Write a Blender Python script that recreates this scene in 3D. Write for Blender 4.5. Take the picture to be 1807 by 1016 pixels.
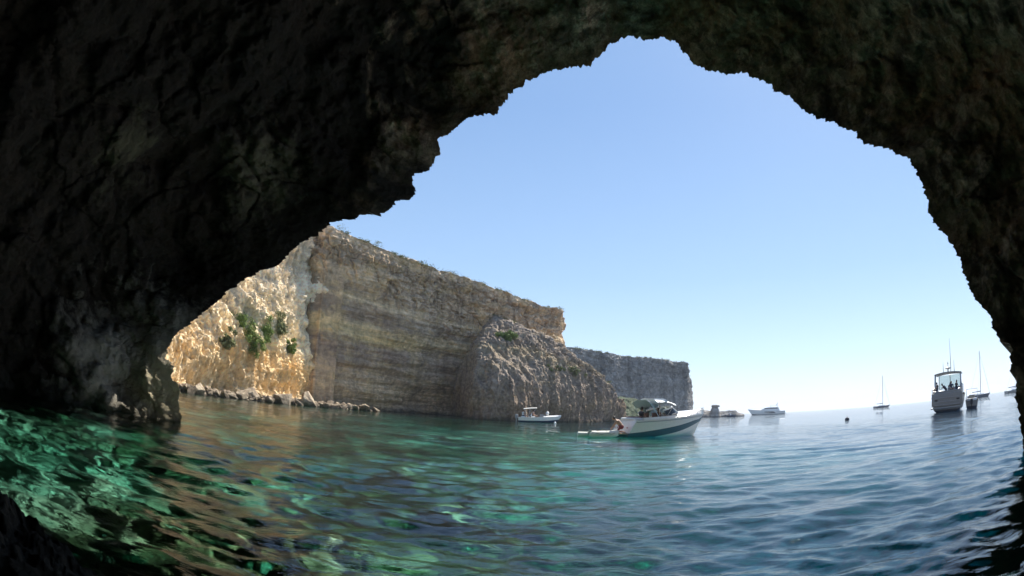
import bpy, bmesh, math, random
import numpy as np
from mathutils import Vector, Matrix
R = math.radians
random.seed(7)
scene = bpy.context.scene
for o in list(bpy.data.objects): bpy.data.objects.remove(o)
col = scene.collection

# ------------------------------------------------------------------ camera
F_PX, CX, CY = 930.0, 903.5, 508.0        # equisolid fisheye of an action camera, photo 1807 px wide
PITCH, ROLL = R(13.4), R(-2.95)
CAM_H = 1.2
def turn(v):
    """camera-local (right, forward, up) -> world"""
    v = np.asarray(v, float)
    c, s = math.cos(ROLL), math.sin(ROLL)
    x = v[..., 0]*c + v[..., 2]*s; z = -v[..., 0]*s + v[..., 2]*c; y = v[..., 1]
    c, s = math.cos(PITCH), math.sin(PITCH)
    return np.stack([x, y*c - z*s, y*s + z*c], -1)
cam = bpy.data.cameras.new('camera'); cam_o = bpy.data.objects.new('camera', cam); col.objects.link(cam_o)
scene.camera = cam_o
cam.type = 'PANO'; cam.panorama_type = 'FISHEYE_EQUISOLID'
cam.sensor_width = 36; cam.fisheye_lens = F_PX/1807*36; cam.fisheye_fov = math.pi
cam.clip_start = 0.05; cam.clip_end = 30000
rt, fw, up = turn([1, 0, 0]), turn([0, 1, 0]), turn([0, 0, 1])
m = Matrix(((rt[0], up[0], -fw[0], 0), (rt[1], up[1], -fw[1], 0), (rt[2], up[2], -fw[2], CAM_H), (0, 0, 0, 1)))
cam_o.matrix_world = m

# ------------------------------------------------------------------ light
SUN_AZ, SUN_EL = R(41), R(45.5)             # azimuth clockwise from +Y
world = bpy.data.worlds.new('World'); scene.world = world; world.use_nodes = True
wn = world.node_tree; bgn = wn.nodes['Background']
sky = wn.nodes.new('ShaderNodeTexSky'); sky.sky_type = 'NISHITA'; sky.sun_disc = False
sky.sun_elevation = SUN_EL; sky.sun_rotation = SUN_AZ
sky.air_density = 1.0; sky.dust_density = 0.25; sky.ozone_density = 2.0; sky.altitude = 0
sky.altitude = 300
# a slightly milky summer sky: pale band low over the sea
_tc = wn.nodes.new('ShaderNodeTexCoord'); _sx = wn.nodes.new('ShaderNodeSeparateXYZ'); wn.links.new(_tc.outputs['Generated'], _sx.inputs[0])
_cr = wn.nodes.new('ShaderNodeValToRGB'); wn.links.new(_sx.outputs[2], _cr.inputs[0]); _e = _cr.color_ramp.elements
_e[0].position = 0.0; _e[0].color = (.85, .85, .85, 1); _e[1].position = .5; _e[1].color = (.6, .6, .6, 1)
_k = _cr.color_ramp.elements.new(.12); _k.color = (.68, .68, .68, 1)
_c2 = wn.nodes.new('ShaderNodeValToRGB'); wn.links.new(_sx.outputs[2], _c2.inputs[0]); _e = _c2.color_ramp.elements
_e[0].position = 0.0; _e[0].color = (.80, .84, .92, 1); _e[1].position = .55; _e[1].color = (.27, .46, .82, 1)
_k = _c2.color_ramp.elements.new(.10); _k.color = (.56, .74, .98, 1)
_k = _c2.color_ramp.elements.new(.25); _k.color = (.40, .60, .92, 1)
_sc = wn.nodes.new('ShaderNodeMixRGB'); _sc.blend_type = 'MULTIPLY'; _sc.inputs[0].default_value = 1; wn.links.new(_c2.outputs[0], _sc.inputs[1]); _sc.inputs[2].default_value = (8.0, 8.15, 8.0, 1)
_mx = wn.nodes.new('ShaderNodeMixRGB'); wn.links.new(_cr.outputs[0], _mx.inputs[0]); wn.links.new(sky.outputs[0], _mx.inputs[1]); wn.links.new(_sc.outputs[0], _mx.inputs[2])
wn.links.new(_mx.outputs[0], bgn.inputs[0]); bgn.inputs[1].default_value = 0.068
sl = bpy.data.lights.new('sun', 'SUN'); sl.cycles.is_caustics_light = True; sl.energy = 5.0; sl.angle = R(0.53); sl.color = (1.0, 0.93, 0.82)
so = bpy.data.objects.new('sun', sl); col.objects.link(so)
sdir = Vector((math.sin(SUN_AZ)*math.cos(SUN_EL), math.cos(SUN_AZ)*math.cos(SUN_EL), math.sin(SUN_EL)))
so.rotation_euler = sdir.to_track_quat('Z', 'Y').to_euler(); so.location = (30, 60, 80)
scene.view_settings.view_transform = 'Standard'; scene.view_settings.look = 'None'
scene.view_settings.gamma = 1; scene.view_settings.exposure = 1.1
scene.render.engine = 'CYCLES'
cy = scene.cycles
cy.max_bounces = 10; cy.diffuse_bounces = 4; cy.glossy_bounces = 4; cy.transmission_bounces = 6
cy.transparent_max_bounces = 16; cy.sample_clamp_indirect = 4; cy.volume_bounces = 0

# ------------------------------------------------------------------ numpy noise
def _h(ix, iy, iz, seed):
    n = (ix.astype(np.uint32)*np.uint32(374761393) + iy.astype(np.uint32)*np.uint32(668265263)
         + iz.astype(np.uint32)*np.uint32(2147483647) + np.uint32(seed*1013 + 17)*np.uint32(69069))
    n ^= n >> np.uint32(13); n *= np.uint32(1274126177); n ^= n >> np.uint32(16)
    n *= np.uint32(2246822519); n ^= n >> np.uint32(15)
    return n
G12 = np.array([(1,1,0),(-1,1,0),(1,-1,0),(-1,-1,0),(1,0,1),(-1,0,1),(1,0,-1),(-1,0,-1),
                (0,1,1),(0,-1,1),(0,1,-1),(0,-1,-1),(1,1,0),(-1,1,0),(0,-1,1),(0,-1,-1)], np.float32)
def pn(P, seed=0):
    P = np.asarray(P, np.float32); I = np.floor(P).astype(np.int64); Fr = P - I
    W = Fr*Fr*Fr*(Fr*(Fr*6 - 15) + 10)
    out = np.zeros(P.shape[:-1], np.float32)
    for dx in (0, 1):
        wx = W[..., 0] if dx else 1 - W[..., 0]
        for dy in (0, 1):
            wy = W[..., 1] if dy else 1 - W[..., 1]
            for dz in (0, 1):
                wz = W[..., 2] if dz else 1 - W[..., 2]
                g = G12[(_h(I[..., 0]+dx, I[..., 1]+dy, I[..., 2]+dz, seed) & np.uint32(15)).astype(np.int64)]
                out += wx*wy*wz*(g[..., 0]*(Fr[..., 0]-dx) + g[..., 1]*(Fr[..., 1]-dy) + g[..., 2]*(Fr[..., 2]-dz))
    return out
def fbm(P, scale, octs=4, gain=.5, seed=0, stretch=(1, 1, 1), ridged=False):
    P = np.asarray(P)*np.array(stretch)/scale; a = 1.0; t = 0; s = 0
    for i in range(octs):
        n = pn(P + i*17.3, seed + i)
        if ridged: n = 1 - 2.6*np.abs(n)
        s = s + a*n; t += a; a *= gain; P = P*2.03
    return s/t
def cells(P, scale, seed=0, stretch=(1, 1, 1)):
    """worley F1,F2 and a random value per cell"""
    P = np.asarray(P)*np.array(stretch)/scale; I = np.floor(P).astype(np.int64)
    f1 = np.full(P.shape[:-1], 9.); f2 = f1.copy(); rv = f1*0
    for dx in (-1, 0, 1):
        for dy in (-1, 0, 1):
            for dz in (-1, 0, 1):
                h = [(_h(I[..., 0]+dx, I[..., 1]+dy, I[..., 2]+dz, seed+k) & np.uint32(0xffff)).astype(float)/65535 for k in (1, 2, 3)]
                q = np.stack([I[..., 0]+dx+h[0], I[..., 1]+dy+h[1], I[..., 2]+dz+h[2]], -1)
                d = np.sqrt(((q-P)**2).sum(-1))
                near = d < f1
                f2 = np.where(near, f1, np.minimum(f2, d)); rv = np.where(near, h[0], rv); f1 = np.where(near, d, f1)
    return f1, f2, rv
def sstep(a, b, x):
    t = np.clip((np.asarray(x, float)-a)/(b-a), 0, 1); return t*t*(3-2*t)

# ------------------------------------------------------------------ pixel <-> world
def raydir(px, py):
    px = np.asarray(px, float); py = np.asarray(py, float)
    dx, dy = px-CX, CY-py; r = np.hypot(dx, dy); th = 2*np.arcsin(np.clip(r/2/F_PX, 0, 1)); r = np.maximum(r, 1e-9)
    return turn(np.stack([dx/r*np.sin(th), np.cos(th), dy/r*np.sin(th)], -1))
def at(px, py, d):
    """point at horizontal distance d seen at a pixel of the photo"""
    v = raydir(px, py); h = np.hypot(v[..., 0], v[..., 1])
    d = np.asarray(d, float)
    return v*(d/h)[..., None] + np.array([0, 0, CAM_H])

# ------------------------------------------------------------------ objects
def tag(o, label=None, cat=None, group=None, kind=None):
    if label: o['label'] = label
    if cat: o['category'] = cat
    if group: o['group'] = group
    if kind: o['kind'] = kind
    return o
def link(name, me, mat, parent=None):
    o = bpy.data.objects.new(name, me); col.objects.link(o)
    if mat: me.materials.append(mat)
    if parent: o.parent = parent
    return o
def empty(name, loc=(0, 0, 0), rz=0, label=None, cat=None, group=None):
    o = bpy.data.objects.new(name, None); col.objects.link(o); o.location = loc; o.rotation_euler = (0, 0, rz)
    o.empty_display_size = .3
    return tag(o, label, cat, group)
def mesh_np(name, V, Q, smooth=True):
    me = bpy.data.meshes.new(name); V = np.ascontiguousarray(V, np.float32); Q = np.ascontiguousarray(Q, np.int32)
    me.vertices.add(len(V)); me.vertices.foreach_set('co', V.ravel())
    k = Q.shape[1]
    me.loops.add(Q.size); me.loops.foreach_set('vertex_index', Q.ravel())
    me.polygons.add(len(Q)); me.polygons.foreach_set('loop_start', np.arange(0, Q.size, k, dtype=np.int32))
    me.polygons.foreach_set('loop_total', np.full(len(Q), k, np.int32))
    me.polygons.foreach_set('use_smooth', np.full(len(Q), smooth))
    me.update(calc_edges=True); return me
def grid_quads(nu, nv, wrap=False, flip=False):
    i = np.arange(nu if wrap else nu-1); j = np.arange(nv-1); I, J = np.meshgrid(i, j, indexing='ij'); I2 = (I+1) % nu
    q = np.stack([I*nv+J, I2*nv+J, I2*nv+J+1, I*nv+J+1], -1).reshape(-1, 4)
    return q[:, ::-1] if flip else q
def grid_obj(name, P, mat, wrap=False, flip=False, parent=None, smooth=True):
    nu, nv = P.shape[:2]
    return link(name, mesh_np(name, P.reshape(-1, 3), grid_quads(nu, nv, wrap, flip), smooth), mat, parent)
def normals(P):
    du = np.gradient(P, axis=0); dv = np.gradient(P, axis=1); n = np.cross(du, dv)
    return n/np.maximum(np.linalg.norm(n, axis=-1, keepdims=True), 1e-9)

# ------------------------------------------------------------------ materials
def newmat(name):
    mt = bpy.data.materials.new(name); mt.use_nodes = True; nt = mt.node_tree; return mt, nt, nt.nodes['Principled BSDF']
class NT:
    def __init__(s, nt): s.nt = nt
    def n(s, t, **kw):
        nd = s.nt.nodes.new(t)
        for k, v in kw.items():
            if isinstance(k, str) and hasattr(nd, k): setattr(nd, k, v)
        return nd
    def l(s, a, b): s.nt.links.new(a, b)
    def pos(s, scale=(1, 1, 1)):
        g = s.n('ShaderNodeNewGeometry'); mp = s.n('ShaderNodeMapping'); s.l(g.outputs['Position'], mp.inputs[0])
        mp.inputs['Scale'].default_value = scale; return mp.outputs[0]
    def noise(s, vec, scale, detail=6, rough=.55, dist=0, out='Fac'):
        nd = s.n('ShaderNodeTexNoise'); s.l(vec, nd.inputs['Vector']); nd.inputs['Scale'].default_value = scale
        nd.inputs['Detail'].default_value = detail; nd.inputs['Roughness'].default_value = rough
        nd.inputs['Distortion'].default_value = dist; return nd.outputs[out]
    def vor(s, vec, scale, feature='F1', out='Distance', rand=1):
        nd = s.n('ShaderNodeTexVoronoi', feature=feature); s.l(vec, nd.inputs['Vector']); nd.inputs['Scale'].default_value = scale
        nd.inputs['Randomness'].default_value = rand; return nd.outputs[out]
    def ramp(s, fac, stops):
        nd = s.n('ShaderNodeValToRGB'); s.l(fac, nd.inputs[0]); cr = nd.color_ramp
        while len(cr.elements) < len(stops): cr.elements.new(.5)
        for e, (p, c) in zip(cr.elements, stops):
            e.position = p; e.color = (c, c, c, 1) if not hasattr(c, '__len__') else (*c, 1)
        return nd.outputs[0]
    def mix(s, fac, a, b, mode='MIX'):
        nd = s.n('ShaderNodeMixRGB', blend_type=mode)
        for k, v in enumerate((fac, a, b)):
            sk = nd.inputs[k]
            if hasattr(v, 'is_output'): s.l(v, sk)
            elif k == 0: sk.default_value = v
            else: sk.default_value = (*v, 1) if hasattr(v, '__len__') else (v, v, v, 1)
        return nd.outputs[0]
    def math(s, op, a, b=0.0, c=None):
        nd = s.n('ShaderNodeMath', operation=op)
        for sk, v in zip(nd.inputs, (a, b) if c is None else (a, b, c)):
            if hasattr(v, 'is_output'): s.l(v, sk)
            else: sk.default_value = v
        return nd.outputs[0]
    def bump(s, h, strength, dist, normal=None):
        nd = s.n('ShaderNodeBump'); s.l(h, nd.inputs['Height']); nd.inputs['Strength'].default_value = strength
        nd.inputs['Distance'].default_value = dist
        if normal: s.l(normal, nd.inputs['Normal'])
        return nd.outputs[0]
def rock_mat(name, dark, mid, light, accent=None, accent2=None, scale=1.0, bump=1.0, streak=0.0, band=0.0, pock=1.0, wet=True, accent_amt=.5, roughness=.9, zb=None, zamt=.8, bigbump=.5, gain=1.0, fineamt=.75, painted_shade=0., patches=(), warm=1.0, fs=9., blot=0., vx=None):
    mt, nt, b = newmat(name); t = NT(nt); p = t.pos()
    big = t.noise(p, .22*scale, 5, .6, .4); med = t.noise(p, 1.3*scale, 8, .68, .3); fine = t.noise(p, fs*scale, 8, .72)
    c = t.ramp(med, [(.30, dark), (.48, mid), (.68, light)])
    if accent: c = t.mix(t.math('MULTIPLY', t.ramp(big, [(.46, 0.), (.60, 1.)]), accent_amt), c, accent)
    if accent2:
        o2 = t.noise(t.pos((1.3, 1.3, 1.3)), .5*scale, 6, .65, .6); c = t.mix(t.math('MULTIPLY', t.ramp(o2, [(.52, 0.), (.66, 1.)]), .6), c, accent2)
    if zb:
        sz0 = t.n('ShaderNodeSeparateXYZ'); t.l(p, sz0.inputs[0])
        zw = t.math('ADD', sz0.outputs[2], t.math('MULTIPLY', t.math('SUBTRACT', t.noise(t.pos((.5, .5, 1)), .16, 6, .62, .3), .5), 5.5))
        zw = t.math('MULTIPLY', zw, 1/24)
        zc = t.ramp(zw, [(max(0, z/24), cc) for z, cc in zb]); zc = t.mix(.55, zc, t.ramp(med, [(.3, .55), (.5, 1.), (.7, 1.35)]), 'MULTIPLY')
        zm = t.ramp(t.noise(p, .045, 4, .6, .5), [(.36, zamt*.35), (.56, zamt)]); c = t.mix(zm, c, zc)
    if band:
        bn = t.noise(t.pos((.05, .05, 1.0)), .55*scale, 7, .7, .0)
        c = t.mix(band, c, t.ramp(bn, [(.30, .35), (.42, 1.0), (.5, .62), (.58, 1.25), (.66, .75)]), 'MULTIPLY')
    if blot:
        c = t.mix(t.ramp(t.noise(t.pos((1, 1, 1.8)), .33, 7, .68, .5), [(.50, 0.), (.60, blot)]), c, (.42, .33, .17))
        c = t.mix(t.ramp(t.noise(t.pos((1, 1, 1.4)), .45, 7, .68, .9), [(.52, 0.), (.62, blot)]), c, (.15, .125, .105))
    if streak:
        sn = t.noise(t.pos((1.0, 1.0, .07)), .8*scale, 6, .65)
        c = t.mix(streak, c, t.ramp(sn, [(.36, .38), (.50, .95), (.62, 1.15)]), 'MULTIPLY')
    c = t.mix(fineamt, c, t.ramp(fine, [(.30, .45), (.55, 1.0), (.72, 1.45)]), 'MULTIPLY')
    cr = t.vor(p, 2.2*scale, 'DISTANCE_TO_EDGE'); 
    if pock:
        pk = t.vor(p, 5*scale); c = t.mix(.5*pock, c, t.ramp(pk, [(.0, .35), (.35, 1.0)]), 'MULTIPLY')
    if gain != 1: c = t.mix(1.0, c, (gain*warm, gain, gain/warm), 'MULTIPLY')
    if painted_shade:                                        # near-black shade painted into the colour, thick on the left wall, patchy elsewhere
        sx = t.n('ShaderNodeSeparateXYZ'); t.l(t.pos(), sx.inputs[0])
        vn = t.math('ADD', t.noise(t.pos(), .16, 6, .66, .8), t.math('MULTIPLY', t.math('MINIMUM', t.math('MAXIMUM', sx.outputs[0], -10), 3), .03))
        c = t.mix(t.ramp(vn, [(.38, painted_shade), (.52, 0.)]), c, (.007, .006, .005))
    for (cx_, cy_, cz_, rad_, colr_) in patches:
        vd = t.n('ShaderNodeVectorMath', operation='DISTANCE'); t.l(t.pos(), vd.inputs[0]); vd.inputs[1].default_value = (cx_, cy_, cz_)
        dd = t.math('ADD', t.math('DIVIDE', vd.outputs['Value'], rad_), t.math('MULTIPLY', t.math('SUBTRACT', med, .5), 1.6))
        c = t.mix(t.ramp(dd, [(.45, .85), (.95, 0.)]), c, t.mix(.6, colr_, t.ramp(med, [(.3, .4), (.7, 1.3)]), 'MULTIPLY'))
    if wet:
        sz = t.n('ShaderNodeSeparateXYZ'); t.l(t.pos(), sz.inputs[0])
        zz = t.math('ADD', sz.outputs[2], t.math('MULTIPLY', med, .8))
        c = t.mix(t.ramp(t.math('MULTIPLY', zz, .5), [(.22, .75), (.52, 0.)]), c, (.035, .03, .022))
    t.l(c, b.inputs['Base Color']); b.inputs['Roughness'].default_value = roughness; b.inputs['Specular IOR Level'].default_value = .25
    nrm = t.bump(med, .7*bump, bigbump*.5/scale)
    nrm = t.bump(t.vor(p, 3.1*scale), .5*bump*pock, .25/scale, nrm) if pock else nrm
    nrm = t.bump(fine, .9*bump, .9/fs/scale, nrm)
    t.l(nrm, b.inputs['Normal']); return mt
def plain(name, colr, rough=.4, spec=.5, metal=0, bumpy=0, coat=0, alpha=1, trans=0):
    mt, nt, b = newmat(name); t = NT(nt)
    n = t.noise(t.pos(), 6, 4, .6); c = t.mix(.25, colr, t.ramp(n, [(.3, .75), (.7, 1.1)]), 'MULTIPLY'); t.l(c, b.inputs['Base Color'])
    b.inputs['Roughness'].default_value = rough; b.inputs['Specular IOR Level'].default_value = spec
    b.inputs['Metallic'].default_value = metal; b.inputs['Coat Weight'].default_value = coat; b.inputs['Transmission Weight'].default_value = trans
    if bumpy: t.l(t.bump(t.noise(t.pos(), 30, 3), bumpy, .02), b.inputs['Normal'])
    return mt
CAVE = rock_mat('cave_rock_mat', (.022, .018, .015), (.075, .064, .05), (.27, .235, .19), (.13, .08, .045), (.10, .11, .07), scale=1.4, bump=1.4, accent_amt=.6, bigbump=.4, gain=2.3, warm=1.12, painted_shade=.96, vx=True,
    patches=[(*at(262., 640., 13.8), 3.0, (.42, .40, .34)), (*at(300., 690., 14.), 1.6, (.62, .54, .36)), (*at(190., 700., 11.5), 1.0, (.50, .42, .22)), (*at(240., 720., 12.5), .8, (.50, .42, .22)), (*at(470., 330., 13.5), 2.0, (.20, .18, .125)), (*at(260., 320., 12.), 1.8, (.16, .155, .10)), (*at(330., 420., 12.), 2.2, (.13, .125, .08))])  # pillar and spur patches paint lit rock into the colour; others are pale blotches
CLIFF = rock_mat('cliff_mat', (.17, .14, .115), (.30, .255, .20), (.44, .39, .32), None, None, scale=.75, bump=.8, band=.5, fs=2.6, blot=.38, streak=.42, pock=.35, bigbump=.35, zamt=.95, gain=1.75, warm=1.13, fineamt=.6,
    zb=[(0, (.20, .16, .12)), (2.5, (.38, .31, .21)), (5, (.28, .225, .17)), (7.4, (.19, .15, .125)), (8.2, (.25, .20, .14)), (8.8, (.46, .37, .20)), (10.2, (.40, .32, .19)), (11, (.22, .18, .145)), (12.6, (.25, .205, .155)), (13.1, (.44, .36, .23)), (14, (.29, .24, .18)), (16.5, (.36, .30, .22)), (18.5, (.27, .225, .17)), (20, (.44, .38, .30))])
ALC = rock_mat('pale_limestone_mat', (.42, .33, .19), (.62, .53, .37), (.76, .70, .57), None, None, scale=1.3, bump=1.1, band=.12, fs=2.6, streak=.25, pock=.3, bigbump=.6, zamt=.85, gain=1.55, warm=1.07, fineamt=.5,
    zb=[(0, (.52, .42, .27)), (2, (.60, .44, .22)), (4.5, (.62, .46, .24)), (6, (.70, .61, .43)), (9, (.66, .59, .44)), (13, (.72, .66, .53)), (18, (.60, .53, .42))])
CRAG = rock_mat('crag_mat', (.16, .135, .12), (.32, .275, .23), (.50, .44, .37), None, None, scale=1.1, bump=1.1, band=.15, streak=.4, pock=.5, bigbump=.6, zamt=.7, fs=2.6, blot=.3, warm=1.07, gain=.95,
    zb=[(0, (.20, .14, .10)), (3, (.30, .22, .15)), (5.5, (.33, .28, .24)), (8, (.42, .37, .30)), (9, (.44, .37, .22)), (10, (.40, .35, .30)), (14, (.38, .34, .31))])
FARC = rock_mat('far_cliff_mat', (.17, .16, .155), (.29, .27, .25), (.44, .41, .37), None, None, scale=.3, bump=.8, band=.55, streak=.7, pock=.3, bigbump=.4, fs=3.2)
BOULD = rock_mat('boulder_mat', (.12, .09, .065), (.29, .23, .165), (.50, .42, .31), None, None, scale=1.3, bump=.8, pock=.6)

# ------------------------------------------------------------------ sea surface
def wave_field(X, Y, r):
    rg = np.random.default_rng(3); Z = np.zeros_like(X)
    for k in range(110):
        lam = .12*(17 ** rg.random()); th = R(90) + rg.normal(0, R(24)); amp = .0040*lam**.72*(1.2 if lam < .8 else .62)
        K = 2*np.pi/lam; fade = sstep(2.2, 5.0, lam/np.maximum(r*.010, .012))
        Z += fade*amp*np.sin(K*(X*math.cos(th)+Y*math.sin(th)) + rg.random()*6.28 + 1.3*np.sin(.33*X+.5*Y+k) )
    return Z
def polar_grid(az0, az1, naz, rr):
    az = np.linspace(az0, az1, naz); A, Rr = np.meshgrid(az, rr, indexing='ij')
    return np.sin(A)*Rr, np.cos(A)*Rr, Rr
def water():
    azf = np.linspace(R(-84), R(84), 900); azc = np.linspace(R(84), R(276), 60)[1:-1]
    az = np.concatenate([azf, azc]); rr = np.concatenate([[.02], np.geomspace(.4, 300, 560), np.geomspace(320, 4500, 40)])
    A, Rr = np.meshgrid(az, rr, indexing='ij'); X, Y = np.sin(A)*Rr, np.cos(A)*Rr
    patch = .75+.5*fbm(np.stack([X, Y, X*0], -1), 9, 2, seed=40)*2
    Z = wave_field(X, Y, Rr)*np.clip(patch, .35, 1.5)
    P = np.stack([X, Y, Z], -1)
    # closed body: skirt and flat bottom
    nv = P.shape[1]
    skirt = np.stack([X[:, -1], Y[:, -1], X[:, -1]*0-42], -1)[:, None]; cen = np.stack([X[:, 0], Y[:, 0], X[:, 0]*0-42], -1)[:, None]
    P = np.concatenate([P, skirt, cen], 1)
    mt, nt, b = newmat('sea_water'); nt.nodes.remove(b); t = NT(nt); out = nt.nodes['Material Output']
    p = t.pos((.45, 1.0, 1.0)); n1 = t.noise(p, 8, 4, .6, .4); n2 = t.noise(p, 1.1, 4, .6, .3)
    nrm = t.bump(n1, .22, .05); nrm = t.bump(n2, .16, .2, nrm)
    fr = t.n('ShaderNodeFresnel'); fr.inputs[0].default_value = 1.45; t.l(nrm, fr.inputs['Normal'])
    gl = t.n('ShaderNodeBsdfGlossy'); gl.inputs['Roughness'].default_value = .008; t.l(nrm, gl.inputs['Normal'])
    rf = t.n('ShaderNodeBsdfRefraction'); rf.inputs['IOR'].default_value = 1.333; rf.inputs['Roughness'].default_value = 0; t.l(nrm, rf.inputs['Normal'])
    tr = t.n('ShaderNodeBsdfTransparent'); rf.inputs[0].default_value = (.96, 1, 1, 1); tr.inputs[0].default_value = (.96, 1, 1, 1)
    # caustic net painted into the transparent tint, in place of ripple focusing
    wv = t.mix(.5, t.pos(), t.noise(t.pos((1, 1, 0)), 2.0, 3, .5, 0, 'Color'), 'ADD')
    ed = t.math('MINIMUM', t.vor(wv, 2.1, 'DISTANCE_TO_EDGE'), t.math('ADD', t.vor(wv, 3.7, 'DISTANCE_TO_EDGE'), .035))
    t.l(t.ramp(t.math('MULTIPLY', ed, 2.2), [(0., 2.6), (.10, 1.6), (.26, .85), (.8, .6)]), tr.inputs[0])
    lw = t.n('ShaderNodeLayerWeight'); lw.inputs[0].default_value = .5     # steep light passes nearly straight, grazing sight lines bend
    mx = t.n('ShaderNodeMixShader'); t.l(t.ramp(lw.outputs['Facing'], [(.42, 0.), (.58, 1.)]), mx.inputs[0]); t.l(tr.outputs[0], mx.inputs[1]); t.l(rf.outputs[0], mx.inputs[2])
    m2 = t.n('ShaderNodeMixShader'); t.l(fr.outputs[0], m2.inputs[0]); t.l(mx.outputs[0], m2.inputs[1]); t.l(gl.outputs[0], m2.inputs[2])
    t.l(m2.outputs[0], out.inputs['Surface'])
    ab = t.n('ShaderNodeVolumeAbsorption'); ab.inputs['Color'].default_value = (.05, .86, .82, 1); ab.inputs['Density'].default_value = .30
    t.l(ab.outputs[0], out.inputs['Volume'])
    o = grid_obj('sea', P, mt, wrap=True); tag(o, kind='structure'); o.cycles.is_caustics_caster = True
    return o
water()

def seabed_z(X, Y):
    r = np.hypot(X, Y); P = np.stack([X, Y, X*0], -1)
    side = sstep(-.1, .5, X/np.maximum(r, .1))
    z = -.9 - (1.2+3.0*side)*sstep(1, 12, r) - 2.0*side*sstep(0, 3, r) - (1.2+3.0*side)*sstep(14, 45, r) - 6*sstep(60, 200, r) - 14*sstep(150, 700, r)
    near = 1-sstep(30, 80, r)
    z = z + near*(1.1*fbm(P, 4.5, 5, .55, 50) + .9*np.maximum(0, fbm(P, 2.2, 4, .5, 60, ridged=True)-.35)) + .6*fbm(P, 25, 3, .5, 55)
    z = z + 1.6*np.exp(-((X-9)**2+(Y-27)**2)/11**2)
    return z
def seabed():
    azf = np.linspace(R(-80), R(80), 420); azc = np.linspace(R(80), R(280), 50)[1:-1]; az = np.concatenate([azf, azc])
    rr = np.concatenate([[.02], np.geomspace(.5, 200, 300), np.geomspace(230, 4300, 20)])
    A, Rr = np.meshgrid(az, rr, indexing='ij'); X, Y = np.sin(A)*Rr, np.cos(A)*Rr
    P = np.stack([X, Y, seabed_z(X, Y)], -1)
    mt, nt, b = newmat('seabed_mat'); t = NT(nt); p = t.pos()
    a = t.noise(p, .16, 5, .6, .6); bb = t.noise(p, 1.4, 7, .65, .4); f = t.noise(p, 7, 6, .7)
    rock = t.ramp(bb, [(.3, (.013, .016, .007)), (.5, (.048, .054, .024)), (.7, (.22, .22, .115))])
    sand = t.ramp(f, [(.2, (.20, .19, .14)), (.8, (.40, .39, .28))])
    fac = t.math('ADD', t.math('MULTIPLY', a, .7), t.math('MULTIPLY', bb, .3))
    vd = t.n('ShaderNodeVectorMath', operation='DISTANCE'); t.l(t.pos((1, 1, 0)), vd.inputs[0]); vd.inputs[1].default_value = (9, 26, 0)
    fac = t.math('ADD', fac, t.ramp(t.math('MULTIPLY', vd.outputs['Value'], .05), [(.2, .25), (.8, 0.)]))
    sx = t.n('ShaderNodeSeparateXYZ'); t.l(t.pos(), sx.inputs[0])           # less sand, darker ground near the right of the cave
    fac = t.math('SUBTRACT', fac, t.math('MULTIPLY', t.math('MINIMUM', t.math('MAXIMUM', t.math('SUBTRACT', sx.outputs[0], t.math('MULTIPLY', sx.outputs[1], .25)), 0), 4), .04))
    c = t.mix(t.ramp(fac, [(.47, 0.), (.56, 1.)]), rock, sand); c = t.mix(t.ramp(t.math('MULTIPLY', vd.outputs['Value'], .05), [(.25, .8), (.8, 0.)]), c, (.50, .48, .38))
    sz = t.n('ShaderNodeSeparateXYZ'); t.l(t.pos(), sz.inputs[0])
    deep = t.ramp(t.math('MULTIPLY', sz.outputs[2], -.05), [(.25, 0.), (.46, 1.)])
    c = t.mix(deep, c, (.04, .17, .55))  # blue bed colour stands in for light scattered in deep water
    t.l(c, b.inputs['Base Color']); b.inputs['Roughness'].default_value = .95; b.inputs['Specular IOR Level'].default_value = .1
    t.l(t.bump(bb, .8, .3), b.inputs['Normal'])
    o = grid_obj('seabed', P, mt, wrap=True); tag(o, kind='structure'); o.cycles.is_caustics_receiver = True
seabed()

# ------------------------------------------------------------------ the cave
RIM = [(318,900,14.2),(318,800,14.2),(320,745,14.3),(321,737,14.3),(315,703,14.3),(318,690,14.3),(308,668,14.3),(306,651,14.4),(303,642,14.4),(293,630,14.5),(297,612,14.6),(304,595,14.8),
 (324,578,15),(345,563,15),(370,540,15.2),(385,529,15.4),(415,505,15.6),(434,490,15.8),(470,476,15.8),(483,470,15.6),(498,458,15.6),(528,433,15.6),(558,416,15.6),
 (580,396,15.5),(593,391,15.4),(618,386,15.3),(634,379,15.2),(646,372,15.2),(658,379,15.2),(670,381,15.2),(690,368,15.2),(697,354,15.3),(720,352,15.3),(732,338,15.3),
 (730,311,15.4),(757,299,15.4),(777,274,15.4),(774,246,15.6),(802,229,15.6),(817,209,15.6),(850,204,15.5),(879,202,15.4),(886,182,15.4),(900,165,15.4),
 (925,150,15.3),(958,128,15.2),(1000,119,15),(1043,113,15),(1050,103,15),(1068,93,15),(1076,78,15),(1096,66,15),(1141,69,15),(1171,66,15),
 (1196,75,14.8),(1206,93,14.7),(1221,110,14.6),(1246,123,14.5),(1271,130,14.3),(1291,128,14.2),(1322,131,14.1),(1347,142,14),(1382,166,13.8),(1412,188,13.6),
 (1442,210,13.4),(1472,215,13.2),(1502,232,13),(1527,253,12.8),(1568,265,12.6),(1603,279,12.4),(1618,301,12.3),(1630,331,12.2),(1638,371,12.1),(1653,394,12),
 (1670,417,11.9),(1693,457,11.8),(1706,497,11.7),(1714,510,11.6),(1731,542,11.5),(1748,557,11.4),(1758,587,11.3),(1766,603,11.3),(1778,604,11.2),(1786,618,11.2),
 (1783,638,11.2),(1785,654,11.2),(1793,671,11.2),(1791,695,11.2),(1796,715,11.2),(1800,740,11.1),(1803,775,11.1),(1806,830,11.1),(1806,900,11.1)]
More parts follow.
